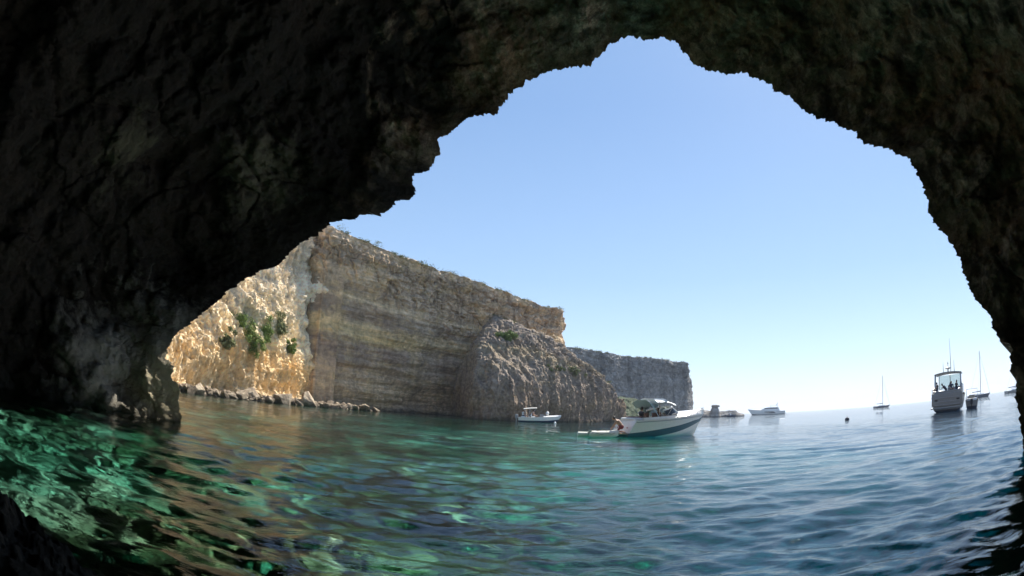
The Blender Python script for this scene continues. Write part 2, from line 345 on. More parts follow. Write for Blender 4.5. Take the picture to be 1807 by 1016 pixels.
def cave():
    rim = np.array(RIM, float); D0 = raydir(rim[:, 0], rim[:, 1]); P3 = at(rim[:, 0], rim[:, 1], rim[:, 2])
    # polar coordinates of direction about the opening's centre
    c0 = raydir(1060., 560.); ex = np.cross(c0, [0, 0, 1.]); ex /= np.linalg.norm(ex); ez = np.cross(ex, c0)
    def pol(D):
        rho = np.arccos(np.clip(D@c0, -1, 1)); psi = np.arctan2(D@ex, D@ez); return psi, rho
    psi, rho = pol(D0)                                     # psi 0 = up, + right, - left
    d3 = np.linalg.norm(P3 - [0, 0, CAM_H], axis=1)
    # close the loop under water
    psi = np.unwrap(psi); o = np.argsort(psi, kind='stable'); psi, rho, d3 = psi[o], rho[o], d3[o]
    psi, ui = np.unique(np.round(psi, 5), return_index=True); rho, d3 = rho[ui], d3[ui]
    lo, hi = psi[0], psi[-1]; gap = 2*np.pi-(hi-lo)
    n1, n2 = 1500, 120
    # sample the rim evenly in arc length
    pf = np.interp(np.linspace(0, 1, n1), np.r_[0, np.cumsum(np.hypot(np.diff(psi)*np.sin(rho[:-1]), np.diff(rho)))]/np.cumsum(np.hypot(np.diff(psi)*np.sin(rho[:-1]), np.diff(rho)))[-1], psi)
    rf = np.interp(pf, psi, rho); df = np.interp(pf, psi, d3)
    s = np.linspace(0, 1, n2+2)[1:-1]; pu = hi + gap*s; ru = rho[-1]*(1-s)+rho[0]*s; du = d3[-1]*(1-s)+d3[0]*s
    ru = np.maximum(ru, 0) + .10*np.sin(s*np.pi)
    PS = np.r_[pf, pu]; RH = np.r_[rf, ru]; DD = np.r_[df, du]
    # small jaggedness of the rim itself
    q = np.stack([np.cos(PS)*40*RH, np.sin(PS)*40*RH, PS*0], -1)
    RH = RH + .015*fbm(q, 1.1, 6, .65, 5) + .010*fbm(q, .3, 4, .7, 8)
    nin = 560
    tt = np.linspace(0, 1, nin)**1.25
    rmax = R(172)
    ker = np.exp(-np.linspace(-2.2, 2.2, 161)**2); ker /= ker.sum(); RHs = np.convolve(np.r_[RH[-80:], RH, RH[:80]], ker, 'valid')
    DD = np.convolve(np.r_[DD[-80:], DD, DD[:80]], ker, 'valid')
    rho2 = RHs[:, None] + (rmax-RHs[:, None])*tt[None] + (RH-RHs)[:, None]*(1-sstep(0, R(16), (rmax-RHs[:, None])*tt[None]))
    ps2 = np.repeat(PS[:, None], nin, 1)
    D = np.sin(rho2)[..., None]*(np.cos(ps2)[..., None]*ez + np.sin(ps2)[..., None]*ex) + np.cos(rho2)[..., None]*c0
    # ellipsoid interior
    cen = np.array([.0, 2.0, -1.0]); ax = np.array([12.0, 15.0, 12.0]); oc = (np.array([0, 0, CAM_H])-cen)/ax; dn = D/ax
    A_ = (dn**2).sum(-1); B_ = (dn*oc).sum(-1); C_ = (oc**2).sum()-1; rell = (-B_+np.sqrt(np.maximum(B_**2-A_*C_, 0)))/A_
    w = sstep(0, 1, (rho2-RHs[:, None])/R(42))
    Rd = DD[:, None]*(1-w)+rell*w
    P = D*Rd[..., None] + [0, 0, CAM_H]
    # rock relief, mostly along the ray near the rim, free further in
    far = sstep(0, R(3.0), rho2-RH[:, None]); edge = sstep(0, R(9), rho2-RH[:, None])
    big = 1.5*fbm(P, 5.5, 4, .5, 11) + .9*np.abs(fbm(P, 2.6, 4, .5, 12)) - .5*np.maximum(0, fbm(P, 1.8, 4, .5, 13, ridged=True))
    f1, f2, rv = cells(P + .5*np.stack([fbm(P, 1.5, 2, seed=21), fbm(P, 1.5, 2, seed=22), fbm(P, 1.5, 2, seed=23)], -1), 1.5, 4, (1, 1, 1.3))
    big += .35*(rv-.5) + .25*np.minimum(.5, (f2-f1)*2)
    rad = big*edge + far*.30*fbm(P, .9, 3, .55, 31)
    P = P - D*rad[..., None]*.9
    nr = normals(P); fine = .11*fbm(P, .42, 4, .65, 15) + .05*np.abs(fbm(P, .16, 3, .6, 16))
    P = P + nr*(fine*(.25+.75*far))[..., None]
    # outer face: away from the camera and outward from the arch
    rimP = P[:, 0]; cenw = at(np.array(1060.), np.array(500.), np.array(15.)); outv = rimP - cenw; outv[:, 1] = 0
    outv /= np.linalg.norm(outv, axis=1, keepdims=True); k = np.array([26, 18, 12, 8, 5, 3.2, 2, 1.2, .6, .25])
    rad0 = D[:, 0]
    O = rimP[:, None] + outv[:, None]*k[None, :, None] + rad0[:, None]*(.9*np.minimum(1, k/1.5)**.7)[None, :, None] + np.array([0, 1., 0])*(.10*k)[None, :, None]
    O[..., 2] = np.minimum(O[..., 2], 21+2*fbm(O, 6, 3, seed=3)); O[n1:, :, 2] = np.minimum(O[n1:, :, 2], -4)
    O += (np.stack([fbm(O, 2.5, 4, seed=71), fbm(O, 2.5, 4, seed=72)*0, fbm(O, 2.5, 4, seed=73)], -1))*(.8*np.minimum(1, k/4))[None, :, None]
    P = np.concatenate([O, P], 1)
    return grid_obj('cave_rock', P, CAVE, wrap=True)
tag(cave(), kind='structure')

# ------------------------------------------------------------------ cliffs
TOPS = {}
def cliff(name, cols, mat, nu, nv, amp=1.0, prof=1.0, seed=0, zb=-6, back=30, strata=.6, scale=1.0, jag=.5, grooves=0., lean=0.0, kind='structure', notch=0., rough=.9, block=.9, toprough=0., swell=1.5, taper=0.):
    """cols: (px_base, d_base, px_top, py_top, d_top) columns left to right; heights follow the photo's skyline"""
    c = np.array(cols, float)
    base = at(c[:, 0], np.full(len(c), 650.), c[:, 1]); base[:, 2] = zb
    top = at(c[:, 2], c[:, 3], c[:, 4])
    L = np.r_[0, np.cumsum(np.linalg.norm(np.diff((base+top)/2, axis=0), axis=1))]; u = np.linspace(0, L[-1], nu)
    def ip(A): return np.stack([np.interp(u, L, A[:, k]) for k in range(3)], -1)
    base, top = ip(base), ip(top)
    q = np.stack([u, u*0, u*0], -1); top[:, 2] += jag*(fbm(q, 3*scale, 5, .6, seed+1) + .5*np.round(2*fbm(q, 5*scale, 3, .5, seed+2))/2)
    v = np.linspace(0, 1, nv)
    zz = base[:, None, 2]*(1-v)+top[:, None, 2]*v
    hf = np.clip(zz/np.maximum(top[:, None, 2], .1), 0, 1)
    w = hf**prof + lean*np.sin(hf*np.pi)
    P = np.empty((nu, nv, 3)); P[..., :2] = base[:, None, :2]*(1-w[..., None])+top[:, None, :2]*w[..., None]; P[..., 2] = zz
    # plateau behind the edge
    t = normals(P); n = t.copy()
    if (n[..., :2]*(P[..., :2])).sum(-1).mean() > 0: n = -n
    away = -n[:, nv//2, :2]; away /= np.linalg.norm(away, axis=1, keepdims=True)
    k = np.array([.4, 1.2, 2.5, 5, 10, back, back*1.02, back*1.05]); Pl = np.repeat(P[:, -1:], len(k), 1).copy()
    kt = (np.clip((u-taper)/max(taper, .01), .02, 1)*np.clip((L[-1]-u)/12, .02, 1))[:, None, None] if taper else 1.0; Pl[..., :2] += away[:, None]*k[None, :, None]*kt; Pl[..., 2] += np.array([.05, .0, -.3, -.6, -1, -1.5, -12, -40])[None]
    S = P*np.array([1, 1, 1.])
    d = swell*fbm(S, 9*scale, 3, .45, seed+3) + rough*.8*fbm(S, 2.6*scale, 6, .6, seed+4) - rough*.35*np.abs(fbm(S, 1.5*scale, 4, .6, seed+14))
    d += strata*(.6*fbm(S, 1.3*scale, 4, .6, seed+5, (.1, .1, 1.)) + .22*np.tanh(6*fbm(S, 2.2*scale, 3, .5, seed+6, (.12, .12, 1.))))
    W3 = np.stack([fbm(S, 1.6*scale, 3, seed=seed+21+k) for k in range(3)], -1)
    f1, f2, rv = cells(S + .9*scale*W3, 2.0*scale, seed+7, (1, 1, .8)); g1, g2, gv = cells(S + .5*scale*W3, .8*scale, seed+17)
    bl = block*np.clip(hf*1.4-.1, .25, 1)
    if toprough:
        uu = np.linspace(0, 1, nu)[:, None]; bl = bl + toprough*sstep(.55, .85, hf + .25*(uu-.5) + .35*fbm(S, 6*scale, 3, seed=seed+30))
    d += bl*(.8*(rv-.5) + .35*(gv-.5) - .35*sstep(.14, .0, f2-f1) - .15*sstep(.12, 0, g2-g1) + .8*fbm(S, .9*scale, 5, .65, seed+10))
    if grooves: d += grooves*fbm(S, 1.7*scale, 4, .6, seed+8, (1, 1, .16), ridged=True)
    if notch: d -= notch*np.exp(-((zz-1.0)/1.1)**2)*(.4+1.2*np.maximum(0, fbm(S, 6*scale, 2, .5, seed+9)+.3))
    d += .12*fbm(S, .5*scale, 4, .65, seed+11)
    fade = 1 - .6*sstep(.93, 1, hf)
    P = P + n*(d*amp*fade)[..., None]
    TOPS[name] = (P[:, nv-1] + Pl[:, 1])/2
    P = np.concatenate([P, Pl], 1)
    flip = True
    nn = normals(P[:, :nv]); 
    if (nn*n).sum(-1).mean() > 0: flip = False
    o = grid_obj(name, P, mat, flip=not flip); tag(o, kind=kind); return o
# sunlit alcove at the left, its face turned to the sun
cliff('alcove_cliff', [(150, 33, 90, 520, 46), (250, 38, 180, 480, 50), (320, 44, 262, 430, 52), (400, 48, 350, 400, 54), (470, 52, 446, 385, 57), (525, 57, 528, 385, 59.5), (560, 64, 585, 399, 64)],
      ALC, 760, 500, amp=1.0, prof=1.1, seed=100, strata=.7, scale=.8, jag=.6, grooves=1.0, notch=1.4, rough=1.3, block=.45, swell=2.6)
# the long shaded cliff
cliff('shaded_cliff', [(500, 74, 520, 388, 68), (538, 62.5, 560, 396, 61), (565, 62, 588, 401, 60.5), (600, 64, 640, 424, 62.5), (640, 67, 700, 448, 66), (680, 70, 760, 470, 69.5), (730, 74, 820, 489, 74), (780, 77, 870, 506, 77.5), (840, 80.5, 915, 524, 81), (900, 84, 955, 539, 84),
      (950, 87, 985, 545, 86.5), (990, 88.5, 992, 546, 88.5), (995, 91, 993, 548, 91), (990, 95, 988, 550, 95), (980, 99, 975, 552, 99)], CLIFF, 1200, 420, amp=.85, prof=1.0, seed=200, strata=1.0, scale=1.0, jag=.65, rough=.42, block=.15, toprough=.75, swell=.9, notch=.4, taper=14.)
# the rounded crag in front of it
cliff('sloping_crag', [(812, 78, 840, 600, 81), (826, 68, 856, 575, 80), (836, 64, 872, 553, 79), (870, 63.5, 900, 565, 78), (910, 65, 930, 578, 78), (950, 68, 965, 592, 79), (990, 72, 1000, 622, 81), (1030, 78, 1035, 645, 84),
      (1065, 84, 1062, 667, 88), (1085, 90, 1078, 690, 92), (1097, 96, 1087, 706, 96), (1103, 102, 1092, 716, 102)], CRAG, 760, 440, amp=1.1, prof=2.2, seed=300, strata=.25, scale=1.25, jag=.6, grooves=.55, back=12, notch=.3, rough=.5, block=.25, toprough=.45, swell=1.8, taper=6.)
# the farther headland
cliff('far_headland', [(960, 165, 960, 606, 170), (1000, 170, 1002, 612, 175), (1050, 180, 1055, 619, 184), (1075, 184, 1078, 624, 188), (1100, 192, 1105, 629, 196), (1150, 206, 1155, 632, 208), (1195, 220, 1195, 639, 222), (1214, 226, 1213, 640, 224), (1224, 230, 1216, 660, 236), (1226, 260, 1214, 668, 262)],
      FARC, 520, 200, amp=1.6, prof=1.0, seed=400, strata=.5, scale=2.2, jag=.8, back=60)
cliff('scree_slope', [(1075, 140, 1085, 700, 150), (1095, 134, 1092, 700, 146), (1112, 134, 1110, 702, 146), (1128, 138, 1124, 704, 148), (1140, 146, 1135, 712, 150), (1150, 155, 1148, 726, 157)],
      rock_mat('scree_mat', (.02, .035, .018), (.045, .07, .03), (.11, .13, .08), None, None, scale=.6), 160, 80, amp=.6, prof=1.6, seed=500, strata=.2, scale=.8, jag=.5, back=10)
# low reef and rock stack off the point
cliff('low_reef', [(1205, 235, 1206, 727, 240), (1225, 235, 1226, 722, 240), (1245, 238, 1246, 724, 242), (1268, 240, 1270, 726, 243), (1285, 241, 1288, 724, 244), (1297, 242, 1299, 724, 245), (1301, 243, 1302, 727, 246), (1311, 245, 1312, 730, 247), (1314, 246, 1314, 732, 247)],
      FARC, 260, 40, amp=.35, prof=1.5, seed=600, strata=.3, scale=1.0, jag=.35, back=10, zb=-3)
def stack(name, loc, prof, seed, mat, kx=1.0):
    """a rock turned about its axis: prof = (height, radius left, radius right)"""
    pr = np.array(prof, float); z = np.linspace(pr[0, 0], pr[-1, 0], 90); rl = np.interp(z, pr[:, 0], pr[:, 1]); rr_ = np.interp(z, pr[:, 0], pr[:, 2])
    a = np.linspace(0, 2*np.pi, 121)[:-1]; A, Z = np.meshgrid(a, z, indexing='ij')
    w = (np.cos(A)+1)/2; rr2 = rl[None]*(1-w)+rr_[None]*w
    P = np.stack([np.cos(A)*rr2*kx, np.sin(A)*(rl+rr_)[None]/2, Z], -1)
    n = np.stack([np.cos(A), np.sin(A), A*0], -1); sc = abs(pr[:, 1:]).max()
    P = P + n*(.16*sc*fbm(P, .7*sc, 4, .6, seed) + .10*sc*fbm(P, .5*sc, 3, .5, seed+3, (.3, .3, 1)))[..., None]
    P = np.concatenate([P, np.stack([np.cos(a)*0, a*0, a*0+z[-1]], -1)[:, None]], 1)
    o = grid_obj(name, P, mat, wrap=True); o.location = loc; o.rotation_euler = (0, 0, -math.atan2(loc[0], loc[1])); return o
p = at(1262., 720., 241.); o = stack('rock_stack', (p[0], p[1], 0), [(-2, 3.6, 3.3), (0, 3.3, 3.0), (1.5, 2.3, 2.4), (3.2, 1.9, 1.9), (4.3, 1.5, 1.4), (4.5, 1.7, 2.3), (5.2, 1.7, 2.1), (5.5, 1.3, 1.0)], 640, FARC)
tag(o, 'lone rock stack with an overhanging cap, on the low reef beyond the speedboat', 'sea stack')
# near ledge breaking the surface at the left, and pillar foot

# ------------------------------------------------------------------ small builders
WHITE = plain('white_gelcoat', (.78, .77, .74), .25, .5, coat=.4)
TEAL = plain('teal_paint', (.025, .10, .135), .3)
NAVY = plain('navy_paint', (.015, .03, .07), .3)
GREY = plain('grey_gelcoat', (.32, .33, .35), .4)
DARK = plain('dark_vinyl', (.03, .025, .03), .6)
CUSH = plain('brown_cushion', (.16, .09, .07), .7)
CANVAS = plain('canvas_pale', (.70, .74, .77), .8, .2, bumpy=.3)
DKCANV = plain('canvas_grey_green', (.26, .31, .31), .8, .2, bumpy=.3)
STEEL = plain('steel', (.55, .56, .58), .25, .5, metal=.9)
RUBBER = plain('pale_inflatable_fabric', (.62, .64, .58), .55, .3, bumpy=.2)
RUBGR = plain('grey_inflatable_fabric', (.17, .21, .18), .55, .3)
TINT = plain('tinted_screen', (.06, .08, .10), .08, .6)
TEAK = plain('teak', (.30, .20, .12), .7)
SKIN = plain('skin', (.40, .24, .17), .55, .4)
HAIR = plain('dark_hair', (.02, .015, .012), .6)
RED = plain('red_cloth', (.28, .05, .05), .8)
BUOYM = plain('dark_buoy_plastic', (.04, .04, .05), .5)
SAILC = plain('furled_sail_cover', (.10, .13, .22), .8)
class MB:
    def __init__(s): s.bm = bmesh.new()
    def box(s, c, d, rot=None, bev=.0):
        r = bmesh.ops.create_cube(s.bm, size=1); M = Matrix.Translation(c) @ (rot.to_4x4() if rot else Matrix()) @ Matrix.Diagonal((*d, 1))
        bmesh.ops.transform(s.bm, matrix=M, verts=r['verts'])
        if bev: bmesh.ops.bevel(s.bm, geom=list({e for v in r['verts'] for e in v.link_edges}), offset=bev, segments=2, profile=.5, affect='EDGES')
        return s
    def tube(s, pts, rad, n=8, close=False):
        pts = [Vector(p) for p in pts]; rads = rad if hasattr(rad, '__len__') else [rad]*len(pts); rings = []
        N = len(pts)
        for i, p in enumerate(pts):
            a = pts[(i-1) % N] if (close or i) else p; b = pts[(i+1) % N] if (close or i < N-1) else p
            t = (b-a).normalized(); u = t.cross(Vector((0, 0, 1)))
            if u.length < 1e-3: u = t.cross(Vector((0, 1, 0)))
            u.normalize(); w = u.cross(t)
            rings.append([s.bm.verts.new(p+(u*math.cos(k*2*math.pi/n)+w*math.sin(k*2*math.pi/n))*rads[i]) for k in range(n)])
        for i in range(N if close else N-1):
            A, B = rings[i], rings[(i+1) % N]
            for k in range(n): s.bm.faces.new((A[k], A[(k+1) % n], B[(k+1) % n], B[k]))
        if not close: s.bm.faces.new(rings[0][::-1]); s.bm.faces.new(rings[-1])
        return s
    def ball(s, c, r, sx=1, sy=1, sz=1, seg=14):
        q = bmesh.ops.create_uvsphere(s.bm, u_segments=seg, v_segments=max(6, seg*2//3), radius=1)
        bmesh.ops.transform(s.bm, matrix=Matrix.Translation(c) @ Matrix.Diagonal((r*sx, r*sy, r*sz, 1)), verts=q['verts']); return s
    def grid(s, rows, thick=0):
        V = [[s.bm.verts.new(p) for p in row] for row in rows]
        fs = []
        for i in range(len(V)-1):
            for j in range(len(V[0])-1): fs.append(s.bm.faces.new((V[i][j], V[i+1][j], V[i+1][j+1], V[i][j+1])))
        if thick:
            bmesh.ops.recalc_face_normals(s.bm, faces=fs); bmesh.ops.solidify(s.bm, geom=fs, thickness=thick)
        return s
    def prism(s, poly, y0, y1):
        """poly in x,z swept along y"""
        a = [s.bm.verts.new((x, y0, z)) for x, z in poly]; b = [s.bm.verts.new((x, y1, z)) for x, z in poly]; n = len(poly)
        s.bm.faces.new(a); s.bm.faces.new(b[::-1])
        for i in range(n): s.bm.faces.new((a[i], b[i], b[(i+1) % n], a[(i+1) % n]))
        return s
    def build(s, name, mat, parent=None, smooth=True, recalc=True):
        bmesh.ops.remove_doubles(s.bm, verts=s.bm.verts, dist=1e-4)
        if recalc: bmesh.ops.recalc_face_normals(s.bm, faces=s.bm.faces)
        me = bpy.data.meshes.new(name); s.bm.to_mesh(me); s.bm.free()
        o = link(name, me, mat, parent)
        if smooth:
            me.polygons.foreach_set('use_smooth', [True]*len(me.polygons)); me.set_sharp_from_angle(angle=R(38))
        return o
def hull_pt(s, t, L, B, h0, h1, dr, flare=1.0, full=2.2, tr=.92, rake=0.):
    """s 0 stern..1 bow, t 0 keel .. 1 sheer; x forward, y half breadth, z up"""
    bw = (B/2)*(tr+(1-tr)*min(1, s*4))*(1-max(0, (s-.35)/.65)**full)
    zs = h0+(h1-h0)*s**1.6; zk = -dr*(1-.9*max(0, (s-.6)/.4)**2)
    z = zk+(zs-zk)*t
    chine = .34; yy = bw*(t/chine)**.9*.82 if t < chine else bw*(.82+.18*((t-chine)/(1-chine))**.8)
    yy *= (1-.25*max(0, s-.6)/.4*(1-t))
    x = s*L + .13*L*max(0, (s-.55)/.45)**1.5*(t-.35)
    x += rake*max(0, 1-s/.22)*max(0, t-.35)
    return x, yy, z
def hull_parts(root, L, B, h0, h1, dr, zones, names=None, ns=26, **kw):
    """zones: list of (name, t0, t1, material); each band closed over both sides and the transom"""
    for nm, t0, t1, mat in zones:
        mb = MB(); rows = []
        off = 0.0
        for i in range(ns+1):
            s_ = i/ns; row = []
            for j in range(9):
                a0, a1 = (t0(s_) if callable(t0) else t0), (t1(s_) if callable(t1) else t1); t = a0+(a1-a0)*j/8; x, y, z = hull_pt(s_, t, L, B, h0, h1, dr, **kw); row.append((x, y, z))
            rows.append(row)
        mb.grid(rows); mb.grid([[(x, -y, z) for x, y, z in r] for r in rows])
        st = rows[0]; mb.grid([[(x, -y, z) for x, y, z in st], [(x, 0, z) for x, y, z in st], st])
        mb.build(nm, mat, root)
def deck_part(root, name, mat, L, B, h0, h1, dr, s0, s1, drop=.0, crown=.08, ns=14, inset=.97, **kw):
    mb = MB(); rows = []
    for i in range(ns+1):
        s_ = s0+(s1-s0)*i/ns; x, y, z = hull_pt(s_, 1, L, B, h0, h1, dr, **kw)
        rows.append([(x, y*inset*k, z-drop+crown*(1-k*k)) for k in np.linspace(-1, 1, 9)])
    mb.grid(rows, .03); return mb.build(name, mat, root)

# ------------------------------------------------------------------ people
def capsule_chain(bm, pts, rads, n=10):
    m_ = MB(); m_.bm.free(); m_.bm = bm; m_.tube(pts, rads, n)
    for p, r in zip(pts, rads): m_.ball(p, r, seg=10)
def person(name, J, loc, rz, label, shirt=None, shorts=None, hair=HAIR, vox=.016, scale=1.0, cat='person', group=None):
    """J: dict of joints in metres, figure faces +x. One continuous body; hair, shirt and shorts are children."""
    bm = bmesh.new(); V = Vector
    def cc(ks, rs): capsule_chain(bm, [V(J[k]) for k in ks], rs)
    cc(['pelvis', 'waist', 'chest', 'neckb'], [.145, .125, .15, .075]); cc(['neckb', 'head'], [.055, .06])
    cc(['chest', 'sl'], [.12, .065]); cc(['chest', 'sr'], [.12, .065])
    for s_ in 'lr':
        cc(['s'+s_, 'e'+s_, 'w'+s_], [.055, .042, .028]); cc(['pelvis', 'h'+s_], [.12, .095]); cc(['h'+s_, 'k'+s_, 'a'+s_], [.088, .058, .036])
        w, e = V(J['w'+s_]), V(J['e'+s_]); d = (w-e).normalized(); side = d.cross(V((0, 0, 1)));
        side = side.normalized() if side.length > .1 else V((0, 1, 0)); up_ = side.cross(d)
        capsule_chain(bm, [w, w+d*.07], [.027, .032], 8)
        for q, ln in zip((-.028, -.010, .009, .027), (.065, .075, .072, .055)):
            b0 = w+d*.075+side*q; capsule_chain(bm, [b0, b0+d*ln*.55, b0+d*ln*.9-up_*ln*.35], [.0105, .010, .009], 6)
        t0 = w+d*.03+side*.03; capsule_chain(bm, [t0, t0+d*.035+side*.025, t0+d*.06+side*.03], [.012, .011, .009], 6)
        a = V(J['a'+s_]); f = V(J.get('toe'+s_, (a.x+.16, a.y, a.z-.05))); capsule_chain(bm, [a, a.lerp(f, .5), f], [.04, .042, .03], 8)
    h = V(J['head']); fd = V(J.get('look', (1, 0, 0))).normalized(); sd = V((0, 0, 1)).cross(fd).normalized()
    m_ = MB(); m_.bm.free(); m_.bm = bm
    m_.ball(h, .098, .95, .82, 1.18); m_.ball(h-V((0, 0, .06))+fd*.02, .07, .95, .85, 1.0)
    m_.ball(h+fd*.098-V((0, 0, .015)), .02, 1, .8, 1.3, 8); m_.ball(h+fd*.085-V((0, 0, .055)), .018, .8, 1.6, .5, 8)
    for q in (-1, 1):
        m_.ball(h+sd*q*.083-fd*.01-V((0, 0, .01)), .022, .6, .5, 1.3, 8)
        m_.ball(h+fd*.08+sd*q*.034+V((0, 0, .018)), .013, 1, 1, .8, 8)
    me = bpy.data.meshes.new(name); bm.to_mesh(me); bm.free(); o = link(name, me, SKIN)
    md = o.modifiers.new('r', 'REMESH'); md.mode = 'VOXEL'; md.voxel_size = vox; md.use_smooth_shade = True
    sm = o.modifiers.new('s', 'SMOOTH'); sm.iterations = 2; sm.factor = .5
    dg = bpy.context.evaluated_depsgraph_get(); me2 = bpy.data.meshes.new_from_object(o.evaluated_get(dg)); o.modifiers.clear(); o.data = me2
    def shell(nm, keep, off, mat):
        b2 = bmesh.new(); b2.from_mesh(me2); b2.normal_update()
        bmesh.ops.delete(b2, geom=[f for f in b2.faces if not keep(f.calc_center_median())], context='FACES')
        for v in b2.verts: v.co += v.normal*off
        me3 = bpy.data.meshes.new(nm); b2.to_mesh(me3); b2.free()
        if len(me3.polygons): c = link(nm, me3, None, o); me3.materials.clear(); me3.materials.append(mat)
    shell('hair', lambda c: (c-h).length < .15 and ((c-h).dot(fd) < .035 or (c-h).z > .07) and (c-h).z > -.045-.25*(c-h).dot(fd)*-1, .012, hair)
    if shirt:
        nb, pv = V(J['neckb']), V(J['pelvis']); ax = (nb-pv)
        shell('shirt', lambda c: .1 < (c-pv).dot(ax)/ax.length_squared < .97 and (c-pv-ax*(c-pv).dot(ax)/ax.length_squared).length < .25, .01, shirt)
    if shorts:
        pv = V(J['pelvis']); shell('shorts', lambda c: (c-pv).length < .30 and (c-pv).z < .08 and min((c-V(J['wl'])).length, (c-V(J['wr'])).length) > .2, .012, shorts)
    o.location = loc; o.rotation_euler = (0, 0, rz); o.scale = (scale,)*3
    return tag(o, label, cat, group)
SIT = dict(pelvis=(0, 0, .10), waist=(-.03, 0, .26), chest=(-.03, 0, .44), neckb=(-.01, 0, .58), head=(.03, 0, .74), sl=(-.02, .19, .52), sr=(-.02, -.19, .52),
           el=(.08, .25, .28), er=(.08, -.25, .28), wl=(.30, .17, .20), wr=(.30, -.17, .20), hl=(.06, .10, .10), hr=(.06, -.10, .10),
           kl=(.46, .13, .14), kr=(.46, -.13, .14), al=(.50, .13, -.28), ar=(.50, -.13, -.28))
STAND = dict(pelvis=(0, 0, .92), waist=(0, 0, 1.06), chest=(0, 0, 1.25), neckb=(.01, 0, 1.41), head=(.03, 0, 1.58), sl=(0, .19, 1.36), sr=(0, -.19, 1.36),
             el=(.02, .25, 1.10), er=(.02, -.25, 1.10), wl=(.12, .24, .88), wr=(.12, -.24, .88), hl=(0, .10, .88), hr=(0, -.10, .88), kl=(.02, .11, .48), kr=(.02, -.11, .48), al=(0, .11, .07), ar=(0, -.11, .07))
LEAN = dict(pelvis=(-.15, 0, .85), waist=(-.06, 0, .98), chest=(.09, 0, 1.13), neckb=(.22, 0, 1.25), head=(.33, 0, 1.39), sl=(.17, .19, 1.20), sr=(.17, -.19, 1.20),
            el=(.32, .22, 1.0), er=(.32, -.22, 1.0), wl=(.50, .16, .92), wr=(.50, -.16, .92), hl=(-.13, .10, .82), hr=(-.13, -.10, .82), kl=(.02, .11, .46), kr=(.02, -.11, .46), al=(-.08, .11, .07), ar=(-.08, -.11, .07))
KNEEL = dict(pelvis=(-.10, 0, .36), waist=(-.02, 0, .50), chest=(.12, 0, .64), neckb=(.24, 0, .74), head=(.36, 0, .86), sl=(.19, .19, .70), sr=(.19, -.19, .70),
             el=(.30, .24, .48), er=(.32, -.24, .46), wl=(.44, .18, .30), wr=(.46, -.18, .28), hl=(-.08, .10, .34), hr=(-.08, -.10, .34), kl=(.16, .13, .08), kr=(.16, -.13, .08), al=(-.24, .13, .06), ar=(-.24, -.13, .06), toel=(-.34, .13, .03), toer=(-.34, -.13, .03))

def place(root, px, d, az_head):
    """az_head: compass heading of the bow, clockwise from +Y"""
    p = at(float(px), 735., float(d)); root.location = (p[0], p[1], 0); root.rotation_euler = (0, 0, R(90)-az_head)
def inboat(root, p):
    p = [a_*b_ for a_, b_ in zip(p, root.scale)]
    c, s_ = math.cos(root.rotation_euler.z), math.sin(root.rotation_euler.z); l = root.location
    return (l.x+c*p[0]-s_*p[1], l.y+s_*p[0]+c*p[1], l.z+p[2])

